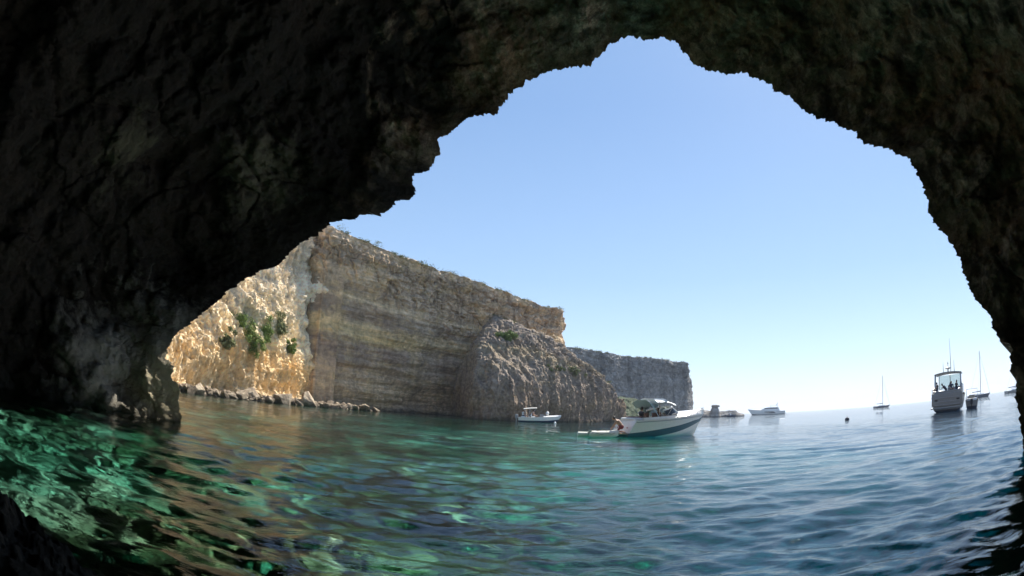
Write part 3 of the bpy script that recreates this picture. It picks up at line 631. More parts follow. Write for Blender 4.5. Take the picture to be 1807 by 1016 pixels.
# ------------------------------------------------------------------ the speedboat
def speedboat():
    L, B, h0, h1, dr = 5.45, 2.15, .88, 1.12, .45; kw = dict(full=2.3, rake=.75); zl = lambda q: .20+.44*q**1.2; zh = lambda q: .50+.33*q**1.2
    r = empty('speedboat', label='white speedboat with a dark teal side band and folded canopy, anchored off the crag', cat='speedboat')
    args = (L, B, h0, h1, dr)
    hull_parts(r, *args, [('hull_bottom', .0, zl, WHITE), ('side_band', zl, zh, TEAL), ('topsides', zh, 1.0, WHITE)], **kw)
    deck_part(r, 'foredeck', WHITE, *args, .56, 1.0, crown=.27, **kw)
    deck_part(r, 'aft_deck', WHITE, *args, .0, .17, crown=.06, **kw)
    deck_part(r, 'cockpit_floor', GREY, *args, .15, .60, drop=.50, crown=0, inset=.86, **kw)
    for sgn in (1, -1):                         # coamings
        mb = MB(); rows = []
        for i in range(15):
            s_ = .14+.46*i/14; x, y, z = hull_pt(s_, 1, *args, **kw)
            rows.append([(x, sgn*y*.985, z), (x, sgn*y*.93, z+.13), (x, sgn*y*.86, z+.13), (x, sgn*y*.84, z-.02), (x, sgn*y*.84, z-.5)])
        mb.grid(rows); mb.build('coaming', WHITE, r)
        rub = MB(); rub.tube([(lambda q: (q[0], sgn*(q[1]+.015), q[2]))(hull_pt(s_, .93, *args, **kw)) for s_ in np.linspace(.02, .985, 22)], .025, 6); rub.build('rubbing_strake', GREY, r)
        fl = MB(); fl.tube([(lambda q: (q[0], sgn*(q[1]+.01), q[2]))(hull_pt(s_, .80, *args, **kw)) for s_ in np.linspace(.42, .95, 14)], .022, 6); fl.build('moulded_line', WHITE, r)
    # seats: helm seat, bench, sun pad
    MB().box((.85, 0, .94), (.6, 1.5, .16), bev=.05).build('sun_pad', CANVAS, r)
    MB().box((1.15, 0, .60), (.42, 1.45, .35), bev=.06).box((.97, 0, .88), (.14, 1.45, .42), bev=.05).build('rear_bench', CUSH, r)
    for y in (.45, -.45):
        MB().box((2.25, y, .72), (.45, .5, .16), bev=.05).box((2.04, y, 1.0), (.12, .5, .55), bev=.04).box((2.25, y, .54), (.14, .14, .24)).build('helm_seat', CUSH, r)
    MB().prism([(2.85, .5), (3.3, .5), (3.3, 1.24), (2.95, 1.18)], -.8, .8).build('dashboard', GREY, r, smooth=False)
    w = MB(); w.tube([(2.78+.05*math.cos(a), -.45+.17*math.sin(a), 1.12+.17*math.cos(a)) for a in np.linspace(0, 2*math.pi, 17)[:-1]], .014, 6, close=True); w.build('steering_wheel', DARK, r)
    # windscreen: curved glass in a frame
    rows = []; edge = []
    for k in range(13):
        a = (k/12-.5)*2; y = .90*math.sin(a*1.25)/math.sin(1.25); x = 4.0-1.35*(abs(a)**2.4)
        rows.append([(x, y*(1-.15*(1-abs(a))), 1.0+.14*(1-a*a)), (x-.85*(1-.6*abs(a)), y*.90, 1.60-.22*abs(a)**3)]); edge.append(rows[-1][1])
    MB().grid(rows, .01).build('windscreen', TINT_G, r); MB().tube(edge, .045, 6).tube([q[0] for q in rows], .04, 6).tube([rows[4][0], rows[4][1]], .03, 6).tube([rows[8][0], rows[8][1]], .03, 6).build('windscreen_frame', WHITE, r)
    # canopy: pale folded bimini, part up forward and a slack part aft
    def cloth(name, x0, x1, zf, w_, mat, sag=.05, n=12):
        rows = []
        for i in range(n+1):
            u = i/n; x = x0+(x1-x0)*u
            rows.append([(x, w_*q, zf(u)-.16*q**4-sag*math.sin(u*math.pi)*(1-q*q)+.015*math.sin(u*19+q*6)) for q in np.linspace(-1, 1, 11)])
        MB().grid(rows, .012).build(name, mat, r)
    cloth('canopy', 1.9, 3.2, lambda u: 2.0-.05*abs(u-.35)-.42*max(0, u-.5)**1.3, .86, CANVAS)
    cloth('canopy_rear_flap', 1.35, 2.0, lambda u: 1.98-.30*math.sin(u*math.pi*.85), .84, DKCANV, .12)
    cloth('folded_flap', 1.75, 2.55, lambda u: 2.05-.30*math.sin(u*math.pi), .90, CANVAS, .10)
    fr = MB()
    for x0, xt in ((1.95, 1.45), (2.0, 2.05), (2.5, 3.0)):
        zt = 1.93 if xt < 3 else 1.78
        fr.tube([(x0, -.93, 1.05), (xt, -.86, zt-.12), (xt, -.55, zt+.0), (xt, .55, zt+.0), (xt, .86, zt-.12), (x0, .93, 1.05)], .016, 6)
    fr.build('canopy_frame', STEEL, r)
    ra = MB()
    for sgn in (1, -1):
        P = [hull_pt(s_, 1, *args, **kw) for s_ in (.70, .80, .90, .975)]
        ra.tube([(P[0][0], sgn*P[0][1]*.9, P[0][2]+.05)]+[(q[0], sgn*q[1]*.88, q[2]+.27) for q in P[1:3]]+[(P[3][0]+.18, sgn*.03, P[3][2]+.36)], .014, 6)
        for q in P[1:3]: ra.tube([(q[0], sgn*q[1]*.88, q[2]), (q[0], sgn*q[1]*.88, q[2]+.27)], .012, 6)
    ra.build('bow_rail', STEEL, r)
    MB().box((-.28, 0, .20), (.60, 1.7, .07), bev=.03).build('swim_platform', TEAK, r)
    MB().tube([(-.5, .6, .24), (-.5, .6, -.3)], .015, 6).tube([(-.5, .85, .24), (-.5, .85, -.3)], .015, 6).build('ladder', STEEL, r)
    for y in (.5, .75, -.5): MB().ball((.21, y, .50), .045, .35, 1, 1, 10).build('stern_light', RED, r)
    place(r, 1093, 28.2, R(71)); r.location.z = .0; r.rotation_euler.y = R(-1.2)
    return r
nt_ = None
def glassmat():
    mt, nt, b = newmat('windscreen_glass'); t = NT(nt); nt.nodes.remove(b); out = nt.nodes['Material Output']
    tr = t.n('ShaderNodeBsdfTransparent'); tr.inputs[0].default_value = (.72, .79, .80, 1); gl = t.n('ShaderNodeBsdfGlossy'); gl.inputs['Roughness'].default_value = .04
    fr = t.n('ShaderNodeFresnel'); fr.inputs[0].default_value = 1.5; n = t.noise(t.pos(), 3, 2); t.l(t.bump(n, .05, .02), gl.inputs['Normal'])
    m_ = t.n('ShaderNodeMixShader'); t.l(fr.outputs[0], m_.inputs[0]); t.l(tr.outputs[0], m_.inputs[1]); t.l(gl.outputs[0], m_.inputs[2]); t.l(m_.outputs[0], out.inputs[0]); return mt
TINT_G = glassmat()
sb = speedboat()
person('person', KNEEL, inboat(sb, (-.30, -.55, .24)), sb.rotation_euler.z+R(140), 'person with bare brown back bending on the swim platform of the white speedboat', shorts=RED, scale=.9)
person('person', SIT, inboat(sb, (1.18, -.35, .86)), sb.rotation_euler.z, 'person with dark hair seated on the rear bench of the white speedboat', shirt=DARK, shorts=NAVY, scale=.9)
person('person', SIT, inboat(sb, (2.25, -.45, .82)), sb.rotation_euler.z+R(170), 'person in brown top on the helm seat under the speedboat canopy', shirt=CUSH, shorts=DARK, scale=.9)

# ------------------------------------------------------------------ inflatable dinghy at its stern
def dinghy():
    r = empty('inflatable_dinghy', label='small pale inflatable dinghy tied behind the speedboat', cat='dinghy')
    mb = MB(); path = [(-1.0, .42, .16), (-.4, .44, .16), (.3, .42, .17), (.65, .30, .20), (.85, 0, .24), (.65, -.30, .20), (.3, -.42, .17), (-.4, -.44, .16), (-1.0, -.42, .16)]
    cr = [Vector(p) for p in path]; fine_ = []
    for i in range(len(cr)-1):
        for k in range(4): fine_.append(cr[i].lerp(cr[i+1], k/4))
    fine_.append(cr[-1]); n = len(fine_); mb.tube(fine_, [.07 if k in (0, n-1) else .165 for k in range(n)], 12); mb.build('tube', RUBBER, r)
    MB().box((-.1, 0, .06), (1.5, .7, .06), bev=.02).build('floor', RUBGR, r); MB().box((-.25, 0, .30), (.22, .8, .05), bev=.015).build('seat', TEAK, r)
    MB().box((-.88, 0, .22), (.06, .62, .30), bev=.01).build('transom_board', RUBGR, r)
    for s_ in (1, -1): MB().tube([(-.7, s_*.60, .24), (-.35, s_*.63, .17), (0, s_*.60, .24), (.3, s_*.60, .18), (.55, s_*.5, .25)], .012, 6).build('grab_rope', RUBGR, r)
    return r
dg = dinghy(); place(dg, 1067, 27.3, R(84)); dg.scale = (.85, .85, 1.0)
def float_():
    o = MB().tube([(-.36, 0, .09), (-.30, 0, .10), (.30, 0, .10), (.36, 0, .09)], [.08, .15, .15, .08], 12).tube([(-.36, .34, .09), (-.30, .34, .10), (.30, .34, .10), (.36, .34, .09)], [.08, .15, .15, .08], 12).box((0, .17, .12), (.56, .25, .05)).build('float', RUBBER)
    tag(o, 'small pale inflatable float bobbing behind the dinghy', 'float'); place(o, 1032, 27.4, R(98)); return o
float_()

# ------------------------------------------------------------------ small runabout by the crag
def runabout():
    r = empty('runabout', label='small open runabout with a white sunshade, lying close under the crag', cat='motorboat')
    L, B, h0, h1, dr = 4.6, 1.9, .55, .80, .3; a = (L, B, h0, h1, dr)
    hull_parts(r, *a, [('hull_bottom', 0, .55, NAVY), ('topsides', .55, 1, WHITE)])
    deck_part(r, 'foredeck', WHITE, *a, .62, 1.0, crown=.16); deck_part(r, 'cockpit_floor', GREY, *a, .02, .64, drop=.38, crown=0, inset=.86)
    MB().prism([(2.4, .45), (3.0, .45), (2.95, .95), (2.55, 1.0)], -.35, .35).build('console', GREY, r, smooth=False)
    MB().box((.55, 0, .50), (.5, 1.4, .35), bev=.06).build('rear_bench', CANVAS, r); MB().box((1.7, 0, .52), (.45, .9, .36), bev=.05).box((1.5, 0, .85), (.1, .9, .35), bev=.03).build('helm_seat', CANVAS, r)
    rows = [[(.55+1.55*u, .85*q, 1.62+.16*u-.10*q*q+.03*math.sin(u*math.pi)) for q in np.linspace(-1, 1, 7)] for u in np.linspace(0, 1, 8)]
    MB().grid(rows, .05).build('sunshade', WHITE, r)
    for s_ in (1, -1):
        for x0, x1 in ((1.0, .65), (1.15, 1.3), (1.25, 2.0)): MB().tube([(x0, s_*.85, .6), (x1, s_*.82, 1.55)], .018, 6).build('sunshade_post', STEEL, r)
    MB().grid([[(3.05, y, .95), (2.85, y*.9, 1.32)] for y in np.linspace(-.5, .5, 7)], .012).build('windscreen', TINT_G, r)
    MB().box((-.22, 0, .62), (.34, .34, .52), bev=.08).box((-.22, 0, .15), (.16, .12, .7), bev=.02).build('outboard_motor', GREY, r)
    place(r, 915, 62, R(92)); return r
rb = runabout()
def fender(lab, p, s_=.3):
    o = MB().ball((0, 0, 0), s_, 1, 1, 1.1, 16).tube([(0, 0, s_*1.0), (0, 0, s_*1.35)], s_*.22, 8).build('ball_fender', WHITE); o.location = p; return tag(o, lab, 'fender')
fender('round white ball fender on the bow deck of the small runabout', inboat(rb, (3.35, 0, 1.12)), .2)
fender('round white buoy floating just off the bow of the small runabout', inboat(rb, (4.2, -1.6, .02)), .15)
person('person', SIT, inboat(rb, (.55, -.25, .62)), rb.rotation_euler.z+R(10), 'person in pale top seated in the stern of the small runabout', shirt=CANVAS, shorts=NAVY, vox=.025)
person('person', SIT, inboat(rb, (1.72, .1, .64)), rb.rotation_euler.z, 'person with bare shoulders on the helm seat of the small runabout', shorts=DARK, vox=.025)

# ------------------------------------------------------------------ cabin cruiser seen from the stern
def cruiser():
    r = empty('motor_cruiser', label='grey-white motor cruiser with a radar arch, seen from its stern on the right', cat='motor cruiser')
    L, B, h0, h1, dr = 11.5, 3.9, 1.55, 2.1, .6; a = (L, B, h0, h1, dr)
    hull_parts(r, *a, [('hull_bottom', 0, .36, NAVY), ('topsides', .36, 1, GREYW)])
    deck_part(r, 'foredeck', GREYW, *a, .5, 1.0, crown=.35); deck_part(r, 'cockpit_floor', TEAK, *a, .0, .52, drop=.45, crown=0, inset=.9)
    MB().box((-.55, 0, .42), (1.1, 3.5, .14), bev=.05).build('swim_platform', GREYW, r)
    t = MB(); t.box((.0, 0, 1.25), (.14, 3.5, 1.35), bev=.06).build('transom', GREYW, r)
    for z, w_ in ((1.05, 2.3), (1.45, 2.6), (.72, 2.9)): MB().box((-.09, 0, z), (.05, w_, .05), bev=.01).build('transom_moulding', GREY, r)
    for y in (1.25, -1.25): MB().box((-.085, y, 1.2), (.03, .35, .16), bev=.01).build('vent', DARK, r)
    MB().box((.55, 0, 1.9), (.9, 3.2, .5), bev=.1).build('sun_lounge', GREYW, r)
    for s_ in (1, -1):
        MB().prism([(.2, 1.55), (6.5, 1.9), (6.2, 2.7), (2.2, 2.75), (.6, 2.2)], s_*1.62-.05, s_*1.62+.05).build('side_coaming', GREYW, r)
    # radar arch and hardtop
    for s_ in (1, -1):
        MB().prism([(1.2, 2.2), (1.9, 2.2), (2.5, 3.75), (2.5, 3.95), (2.0, 3.95)], s_*1.5-.07, s_*1.5+.07).build('arch_leg', GREY, r)
    rows = [[(x, y, 3.95+.16*(1-(y/1.6)**2)) for y in np.linspace(-1.6, 1.6, 9)] for x in (1.9, 2.6, 3.8, 5.2, 6.0)]
    MB().grid(rows, .10).build('hardtop', GREYW, r)
    MB().grid([[(6.9-abs(y)*.3, y, 2.35), (6.0-abs(y)*.2, y*.93, 3.9)] for y in np.linspace(-1.5, 1.5, 9)], .02).build('windscreen', TINT_G, r)
    for y in (1.45, .0, -1.45): MB().tube([(6.9-abs(y)*.3, y, 2.35), (6.0-abs(y)*.2, y*.93, 3.95)], .045, 6).build('windscreen_post', GREY, r)
    MB().tube([(2.6, 0, 4.1), (2.6, 0, 4.45)], .07, 8).ball((2.6, 0, 4.5), .33, 1, 1, .35).tube([(2.6, 0, 4.55), (2.6, 0, 5.2)], .03, 6).ball((2.6, 0, 5.0), .07).build('radar', GREY, r)
    for y, h in ((.55, 5.2), (-.75, 5.3), (-.35, 7.6)): MB().tube([(2.4, y, 4.1), (2.3, y, h)], [.04, .012], 6).build('antenna', GREY, r)
    for s_ in (1, -1):
        MB().tube([(.1, s_*1.75, 1.6), (.1, s_*1.75, 2.35), (1.3, s_*1.75, 2.5)], .02, 6).build('stern_rail', STEEL, r)
        MB().tube([(6.0, s_*1.7, 2.6), (9, s_*1.35, 2.7), (12, s_*.1, 2.95)], .02, 6).build('bow_rail', STEEL, r)
    MB().prism([(2.6, 1.2), (3.3, 1.2), (3.3, 2.5), (2.7, 2.4)], -1.1, .1).build('helm_console', GREY, r, smooth=False)
    place(r, 1671, 55, R(53)); r.scale = (1, 1.0, .95); return r
GREYW = plain('cream_grey_gelcoat', (.24, .235, .225), .35)
cr_ = cruiser()
for (J, x, y, z, rot, lab, sh) in ((LEAN, 1.5, .35, 1.35, 100, 'person leaning forward in the middle of the cruiser cockpit', NAVY), (SIT, .75, 1.2, 2.2, 90, 'seated person at the left corner of the cruiser stern', DARK),
        (SIT, .75, -1.05, 2.2, -60, 'seated person at the right end of the cruiser stern lounge', DARK), (SIT, .8, -.45, 2.15, 200, 'person sitting low beside the one at the cruiser stern right', NAVY), (STAND, 4.3, -.1, 1.25, 0, 'person standing at the helm of the grey cruiser', GREY)):
    person('person', J, inboat(cr_, (x, y, z)), cr_.rotation_euler.z+R(rot), lab, shirt=sh, shorts=NAVY, vox=.03)
def tender_boat():
    r = empty('motor_tender', label='grey open motorboat moored along the right side of the cruiser', cat='motorboat')
    L, B, h0, h1, dr = 6.5, 2.2, .9, 1.25, .4; a = (L, B, h0, h1, dr)
    hull_parts(r, *a, [('hull_bottom', 0, .5, NAVY), ('topsides', .5, 1, GREYW)]); deck_part(r, 'foredeck', GREYW, *a, .55, 1, crown=.2); deck_part(r, 'cockpit_floor', GREY, *a, 0, .57, drop=.45, crown=0, inset=.88)
    MB().prism([(2.6, .5), (3.4, .5), (3.3, 1.5), (2.8, 1.55)], -.5, .5).build('console', GREYW, r, smooth=False); MB().box((.5, 0, .9), (.6, 1.7, .5), bev=.08).build('rear_bench', CANVAS, r)
    f = MB()
    for x in (1.6, 3.3): f.tube([(x, -.95, 1), (x, -.9, 2.25), (x, .9, 2.25), (x, .95, 1)], .03, 6)
    for y in (-.9, .9): f.tube([(1.6, y, 2.25), (3.3, y, 2.25)], .03, 6)
    f.build('top_frame', STEEL, r); MB().box((-.25, 0, .8), (.4, .4, .7), bev=.1).box((-.25, 0, .2), (.2, .14, .8), bev=.02).build('outboard_motor', DARK, r); return r
tb = tender_boat(); tb.scale = (.72, .72, .85); tb.location = inboat(cr_, (2.2, -2.78, 0)); tb.rotation_euler = cr_.rotation_euler

# ------------------------------------------------------------------ yachts
def sailboat(lab, px, d, head, L, mast, hullm=NAVY, group=None, boomc=SAILC):
    r = empty('sailing_yacht', label=lab, cat='sailboat', group=group); B = L*.29; a = (L, B, L*.085, L*.11, L*.04)
    hull_parts(r, *a, [('topsides', .25, 1, hullm), ('hull_bottom', 0, .25, DARK)], ns=18, full=1.9)
    deck_part(r, 'deck', WHITE, *a, 0, 1, crown=.1, full=1.9)
    z0 = L*.09; MB().box((L*.50, 0, z0+.22), (L*.34, B*.5, .5), bev=.12).build('coachroof', WHITE, r)
    MB().tube([(L*.56, 0, z0), (L*.56, 0, mast)], [.17, .12], 8).build('mast', GREY, r)
    MB().tube([(L*.56, 0, z0+1.3), (L*.12, 0, z0+1.2)], .07, 8).build('boom', GREY, r); MB().tube([(L*.55, 0, z0+1.5), (L*.3, 0, z0+1.46), (L*.13, 0, z0+1.36)], [.24, .17, .10], 8).build('sail_cover', boomc, r)
    MB().tube([(L*1.04, 0, L*.12), (L*.565, 0, mast*.93)], [.10, .04], 6).build('furled_jib', CANVAS, r)
    st = MB(); st.tube([(0.05, 0, z0), (L*.56, 0, mast)], .035, 4)
    for s_ in (1, -1): st.tube([(L*.55, s_*B*.46, z0), (L*.56, s_*B*.18, mast*.55), (L*.56, 0, mast*.97)], .02, 4)
    st.build('rigging', STEEL, r); MB().tube([(L*.56, -B*.18, mast*.55), (L*.56, B*.18, mast*.55)], .04, 6).build('spreader', GREY, r)
    MB().grid([[(L*.20+L*.16*u, B*.3*q, z0+1.55-.2*q*q-.25*abs(u-.4)) for q in np.linspace(-1, 1, 5)] for u in np.linspace(0, 1, 5)], .04).build('sprayhood', boomc, r)
    place(r, px, d, head); return r
sailboat('dark-hulled sailing yacht alone on the horizon left of the motor cruiser', 1543, 330, R(95), 12, 19.0)
sailboat('larger dark sailing yacht directly behind the right side of the motor cruiser', 1711, 250, R(98), 14.5, 20.5)
sailboat('pale-hulled sailing yacht half hidden by the right cave edge', 1775, 260, R(110), 13, 14.5, GREYW)
sailboat('far sailing yacht whose mast shows beside the right cave edge', 1781, 430, R(160), 14, 27, WHITE)
def motor_yacht():
    r = empty('motor_yacht', label='long low white motor yacht on the horizon right of the rock stack', cat='motor yacht'); L, B, h0, h1, dr = 23, 5.6, 2.2, 3.6, .9; a = (L, B, h0, h1, dr)
    hull_parts(r, *a, [('hull_bottom', 0, .22, NAVY), ('topsides', .22, 1, WHITE)], full=2.0); deck_part(r, 'deck', WHITE, *a, 0, 1, crown=.25, full=2.0)
    MB().prism([(3.5, 2.3), (16.5, 2.9), (13.5, 4.3), (11, 4.6), (4.5, 4.5)], -2.0, 2.0).build('superstructure', WHITE, r, smooth=False)
    MB().prism([(5, 3.5), (14.3, 3.7), (13.2, 4.2), (5.2, 4.25)], -2.03, 2.03).build('saloon_window', TINT, r, smooth=False)
    MB().prism([(8, 1.9), (13.5, 2.0), (13.8, 1.5), (10.5, 1.25), (10.2, 1.0), (6.5, .95), (7, 1.6)], -2.82, 2.82).build('hull_window', TINT, r, smooth=False)
    MB().box((7.5, 0, 5.6), (5.5, 3.6, .18), bev=.06).build('hardtop', WHITE, r)
    for x in (5.2, 9.8):
        for y in (-1.6, 1.6): MB().tube([(x, y, 4.4), (x, y, 5.55)], .09, 6).build('hardtop_post', GREY, r)
    MB().tube([(5.5, 0, 5.7), (5.1, 0, 7.6)], [.25, .12], 8).ball((5.8, 0, 6.2), .35, 1, 1, .6).box((5.3, 0, 6.9), (.5, 1.2, .1)).build('radar_mast', GREY, r)
    ra = MB(); ra.tube([(q[0], q[1]*.95, q[2]+.8) for q in (hull_pt(s_, 1, *a, full=2.0) for s_ in np.linspace(.55, .98, 9))], .04, 5).tube([(q[0], -q[1]*.95, q[2]+.8) for q in (hull_pt(s_, 1, *a, full=2.0) for s_ in np.linspace(.55, .98, 9))], .04, 5); ra.build('bow_rail', STEEL, r)
    MB().box((-1.2, 0, .55), (2.6, 4.6, .2), bev=.08).build('swim_platform', GREY, r); place(r, 1385, 345, R(-62)); return r
motor_yacht()
def skiff():
    r = empty('open_skiff', label='tiny dark open boat on the water in front of the low reef', cat='boat'); a = (3.9, 1.6, .65, .85, .25)
    hull_parts(r, *a, [('hull', 0, 1, NAVY)], ns=14); deck_part(r, 'floor', GREY, *a, 0, .95, drop=.4, crown=0, inset=.85, ns=8); MB().prism([(1.6, .3), (2.2, .3), (2.1, 1.35), (1.7, 1.4)], -.35, .35).build('console', WHITE, r, smooth=False)
    MB().box((-.15, 0, .6), (.3, .3, .6), bev=.06).build('outboard_motor', DARK, r); place(r, 1281, 215, R(105)); return r
sk = skiff()
person('person', STAND, inboat(sk, (1.2, 0, .2)), sk.rotation_euler.z, 'person in pale top standing in the tiny dark open boat', shirt=CANVAS, shorts=DARK, vox=.04)
o = MB().ball((0, 0, .05), .26, 1, 1, .9, 20).tube([(0, 0, .25), (0, 0, .36)], .05, 8).build('mooring_buoy', BUOYM); place(o, 1495, 57, 0); tag(o, 'dark round mooring buoy alone on open water left of the cruiser', 'buoy')

# ------------------------------------------------------------------ boulders along the foot of the cliffs
def boulder_mesh(seed, sub=4):
    bm = bmesh.new(); bmesh.ops.create_icosphere(bm, subdivisions=sub, radius=1); rg = np.random.default_rng(seed)
    V = np.array([v.co[:] for v in bm.verts]); 
    for k in range(15):
        n = rg.normal(size=3); n /= np.linalg.norm(n); dd = V@n; lim = rg.uniform(.42, .75); V = V - np.maximum(0, dd-lim)[:, None]*n*1.0
    nn = V/np.linalg.norm(V, axis=1, keepdims=True); V = V + nn*(.10*fbm(V, .8, 4, .6, seed) + .06*fbm(V, .25, 3, .6, seed+1))[:, None]
    for v, c in zip(bm.verts, V): v.co = c
    me = bpy.data.meshes.new('boulder'); bm.to_mesh(me); bm.free(); me.polygons.foreach_set('use_smooth', [True]*len(me.polygons)); me.set_sharp_from_angle(angle=R(40)); return me
BM = [boulder_mesh(s_) for s_ in range(7)]
for m_ in BM: m_.materials.append(BOULD)
ORD = ['first', 'second', 'third', 'fourth', 'fifth', 'sixth', 'seventh', 'eighth', 'ninth', 'tenth', 'eleventh', 'twelfth', 'thirteenth', 'fourteenth', 'fifteenth', 'sixteenth', 'seventeenth', 'eighteenth', 'nineteenth', 'twentieth', 'twenty-first', 'twenty-second', 'twenty-third', 'twenty-fourth', 'twenty-fifth', 'twenty-sixth', 'twenty-seventh', 'twenty-eighth']
# px, distance, width, height, lift
BL = [(322, 42.0, 1.5, 1.2), (336, 42.5, 1.9, 1.5), (352, 43, 2.4, 1.7), (368, 43.8, 1.6, 1.5), (383, 44.5, 2.0, 1.1), (398, 45.2, 1.3, 1.5), (412, 46, 2.2, 1.3), (428, 46.5, 2.3, 1.9), (444, 47.6, 2.0, 1.2), (460, 48.4, 1.5, 1.0),
      (474, 49, 1.8, 1.4), (488, 49.8, 1.9, 1.1), (503, 50.5, 2.3, 1.7), (518, 51.5, 1.7, 1.8), (531, 52.5, 2.4, 1.4), (546, 53.5, 1.8, 2.1), (558, 54.5, 2.2, 1.5), (572, 55.5, 2.6, 1.6), (582, 57.5, 1.6, 3.0), (593, 57.5, 2.6, 1.7), (606, 58.5, 2.4, 1.3),
      (618, 59.5, 2.0, 1.9), (630, 61, 2.2, 1.0), (641, 62, 2.3, .8), (654, 63.5, 2.6, 1.1), (664, 64.5, 2.2, .9)]
rg = np.random.default_rng(12)
for i, (px, d, w_, h_) in enumerate(BL):
    o = bpy.data.objects.new('boulder', BM[i % 7]); col.objects.link(o); p = at(float(px), 700., float(d)); sc_ = rg.choice([.45, .6, .8, 1.1]); w_ *= sc_; h_ *= sc_; jd = rg.uniform(-.9, .9); o.location = (p[0]*(1+jd/d), p[1]*(1+jd/d), h_*rg.uniform(.05, .3)); o.rotation_euler = (rg.uniform(-.6, .6), rg.uniform(-.6, .6), rg.uniform(0, 6))
    o.scale = (w_/2*1.15, w_/2*rg.uniform(.7, 1.3), h_*.62)
    side_ = 'sunlit yellow alcove' if i < 15 else 'shaded long cliff'; j = i if i < 15 else i-15
    kind_ = ('flat' if h_ < 1.15 else 'upright' if h_ > w_*.95 else 'chunky')
    tag(o, f'{kind_} {"tan" if i < 15 else "grey"} boulder, {ORD[j]} from the left at the foot of the {side_}', 'boulder', 'boulders along the foot of the cliffs')

def rubble():
    rg = np.random.default_rng(5); V = []; Fc = []; base_ = BM[2]; bv = np.array([v.co[:] for v in base_.vertices])
    small = boulder_mesh(31, 2); bv = np.array([v.co[:] for v in small.vertices]); bf = np.array([p_.vertices[:] for p_ in small.polygons]); n0 = 0
    for k in range(650):
        px = rg.uniform(312, 640); d = np.interp(px, [320, 400, 470, 530, 565, 640], [43.2, 46.3, 49.6, 54, 57, 63]) + rg.uniform(-1.5, 1.6); p = at(px, 700., d); sz_ = rg.uniform(.12, .55); a = rg.uniform(0, 6)
        q = bv*[sz_, sz_*rg.uniform(.6, 1), sz_*rg.uniform(.5, .9)]; c_, s_ = math.cos(a), math.sin(a); q = np.stack([q[:, 0]*c_-q[:, 1]*s_, q[:, 0]*s_+q[:, 1]*c_, q[:, 2]], 1) + [p[0], p[1], rg.uniform(-.1, .45)]
        V.append(q); Fc.append(bf+n0); n0 += len(q)
    o = link('shore_rubble', mesh_np('shore_rubble', np.concatenate(V), np.concatenate(Fc), False), BOULD); tag(o, kind='stuff')
rubble()
def ledge():
    n, m_ = 260, 220; a = np.linspace(0, 2*np.pi, n+1)[:-1]; k = np.linspace(0, 1, m_); A, K = np.meshgrid(a, k, indexing='ij')
    rr_ = 1+.25*np.sin(2*A+1)+.12*np.sin(5*A)+.07*np.sin(9*A+2); X = -3.75+2.4*rr_*K*np.cos(A); Y = 1.35+1.75*rr_*K*np.sin(A)
    P = np.stack([X, Y, X*0], -1); Z = .34-2.4*K**3.2 + .22*fbm(P, .9, 5, .6, 77) + .12*fbm(P, .3, 4, .65, 78, ridged=True); P[..., 2] = Z
    tag(grid_obj('rock_ledge', P, rock_mat('wet_black_rock_mat', (.006, .005, .004), (.014, .012, .009), (.035, .03, .022), scale=1.5, bump=.9), wrap=True, flip=True), 'low black wet rock ledge breaking the water at the bottom left of the cave', 'rock ledge')
ledge()

# ------------------------------------------------------------------ shrubs clinging to the rock
LEAFM = []
for nm, c1, c2 in (('shrub_leaf_green', (.07, .115, .02), (.20, .28, .06)), ('shrub_leaf_olive', (.09, .11, .04), (.24, .25, .11))):
    mt, nt, b = newmat(nm); t = NT(nt); t.l(t.ramp(t.noise(t.pos(), 3.5, 5, .7), [(.35, c1), (.65, c2)]), b.inputs['Base Color']); b.inputs['Roughness'].default_value = .7; b.inputs['Specular IOR Level'].default_value = .2; LEAFM.append(mt)
WOOD = plain('shrub_wood', (.12, .08, .05), .9)
bpy.context.view_layer.update()
def on_rock(px, py, d):
    v = raydir(float(px), float(py)); best = None
    for nm in ('alcove_cliff', 'sloping_crag', 'shaded_cliff'):
        ok, loc, nr_, _ = bpy.data.objects[nm].ray_cast(Vector((0, 0, CAM_H)), Vector([float(q) for q in v]))
        if ok and (best is None or loc.length < best.length): best = loc
    return np.array(best) if best is not None else at(float(px), float(py), float(d))
def shrub(px, py, d, w_, h_, dep, lab, mi=0, n=1500, tilt=0, seed=0):
    rg = np.random.default_rng(900+seed); p = on_rock(px, py, d); az = math.atan2(p[0], p[1])
    r = empty('shrub', (p[0], p[1], p[2]), -az, lab, 'shrub', 'shrubs clinging to the cliffs')
    nc = 22; cc_ = rg.normal(size=(nc, 3))*[w_/3.4, dep/3.5, h_/3.4]; cc_[:, 2] += cc_[:, 0]*tilt
    ci = rg.integers(0, nc, n); q = rg.normal(size=(n, 3)); q /= np.linalg.norm(q, axis=1, keepdims=True); C = cc_[ci]+q*(rg.random((n, 1))**.4)*min(w_, h_)*.27
    a = rg.normal(size=(n, 3)); a /= np.linalg.norm(a, axis=1, keepdims=True); b_ = np.cross(a, q); b_ /= np.linalg.norm(b_, axis=1, keepdims=True); s_ = rg.uniform(.05, .12, (n, 1))
    V = np.stack([C-a*s_, C+b_*s_*.5, C+a*s_, C-b_*s_*.5], 1).reshape(-1, 3); link('foliage', mesh_np('foliage', V, np.arange(4*n).reshape(-1, 4), False), LEAFM[mi], r)
    st = MB()
    for k in range(6): st.tube([(0, dep*.35, -h_*.3), tuple(cc_[k]*.6), tuple(cc_[k])], [.06, .04, .02], 6)
    st.build('stem', WOOD, r); return r
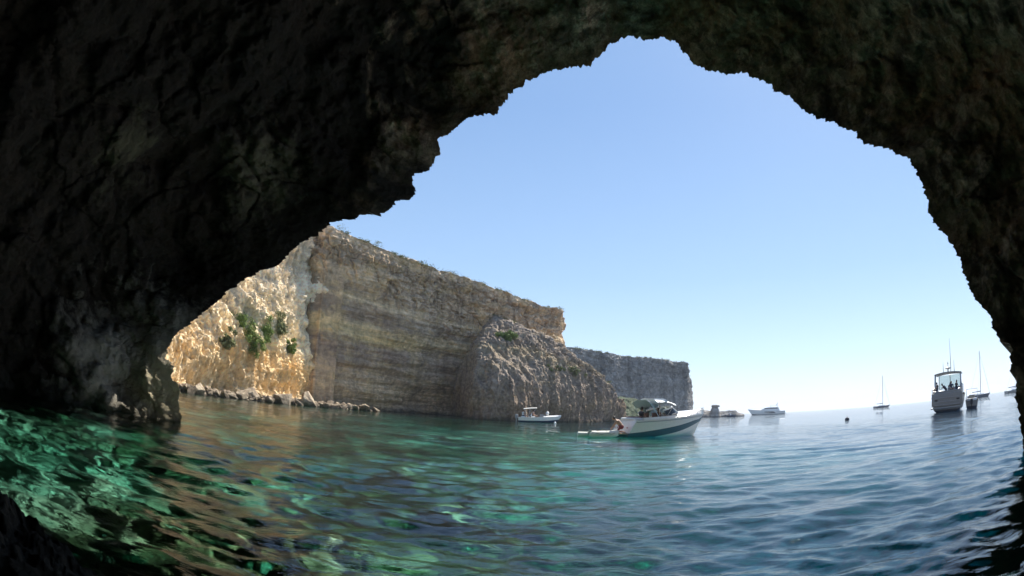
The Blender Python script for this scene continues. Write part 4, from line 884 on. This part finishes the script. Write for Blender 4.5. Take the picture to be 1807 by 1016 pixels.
SHR = [(428, 572, 49.5, 2.0, 2.6, 1.5, 'dense green shrub high on the sunlit alcove, leftmost of the green patches', 0, -.5), (446, 598, 49.5, 1.8, 2.2, 1.4, 'green shrub trailing down the sunlit alcove below the leftmost green patch', 0, -.6),
       (467, 590, 51.5, 1.8, 3.0, 1.3, 'tall green shrub in the middle of the sunlit alcove', 0, .2), (492, 575, 53, 1.6, 2.2, 1.3, 'olive shrub on the upper right of the sunlit alcove', 1, 0), (513, 608, 53.5, 1.1, 1.9, 1.0, 'narrow green shrub at the right edge of the sunlit alcove beside the shade line', 0, .1),
       (402, 600, 47.5, 1.2, 1.6, 1.0, 'thin olive shrub on the lower left of the sunlit alcove', 1, 0),
       (893, 592, 83, 2.4, 1.5, 1.5, 'bright green shrub near the top of the rounded crag', 0, -.2), (1010, 652, 86, 3.4, 1.3, 1.6, 'olive shrub patch on the right shoulder of the rounded crag', 1, -.2), (975, 648, 84, 3.0, .9, 1.4, 'low yellow-green shrub strip across the middle of the rounded crag', 1, 0)]
for i, (px, py, d, w_, h_, dep, lab, mi, ti) in enumerate(SHR): shrub(px, py, d, w_*.85, h_*.9, dep, lab, mi, 3000, ti, i)

def top_scrub():
    rg = np.random.default_rng(44); Vs = []
    for nm, n, sz_, hh in (('shaded_cliff', 90, .09, .38), ('sloping_crag', 40, .09, .35), ('far_headland', 60, .18, .6)):
        T = TOPS[nm]
        for k in range(n):
            c = T[rg.integers(int(len(T)*.06), int(len(T)*.93))] + rg.normal(size=3)*[.5, .5, .05]; m_ = 60; r_ = rg.uniform(.3, 1)*hh
            C = c + rg.normal(size=(m_, 3))*[r_, r_, r_*.45]; a = rg.normal(size=(m_, 3)); a /= np.linalg.norm(a, axis=1, keepdims=True); b_ = np.cross(a, rg.normal(size=(m_, 3))); b_ /= np.linalg.norm(b_, axis=1, keepdims=True)
            Vs.append(np.stack([C-a*sz_, C+b_*sz_*.5, C+a*sz_, C-b_*sz_*.5], 1).reshape(-1, 3))
    V = np.concatenate(Vs); tag(link('cliff_top_scrub', mesh_np('cliff_top_scrub', V, np.arange(len(V)).reshape(-1, 4), False), LEAFM[1]), kind='stuff')
top_scrub()

def haze():
    m_ = bpy.data.materials.new('haze_mat'); m_.use_nodes = True; nt = m_.node_tree; nt.nodes.clear()
    out = nt.nodes.new('ShaderNodeOutputMaterial'); pv = nt.nodes.new('ShaderNodeVolumePrincipled')
    pv.inputs['Color'].default_value = (.70, .82, 1, 1); pv.inputs['Density'].default_value = HAZE; pv.inputs['Anisotropy'].default_value = .2
    nt.links.new(pv.outputs[0], out.inputs['Volume'])
    bm = bmesh.new(); bmesh.ops.create_cube(bm, size=1); me = bpy.data.meshes.new('haze'); bm.to_mesh(me); bm.free()
    o = link('haze', me, m_); o.scale = (9200, 9200, 110); o.location = (0, 0, 10); tag(o, kind='stuff')
HAZE = .00024
if HAZE: haze()
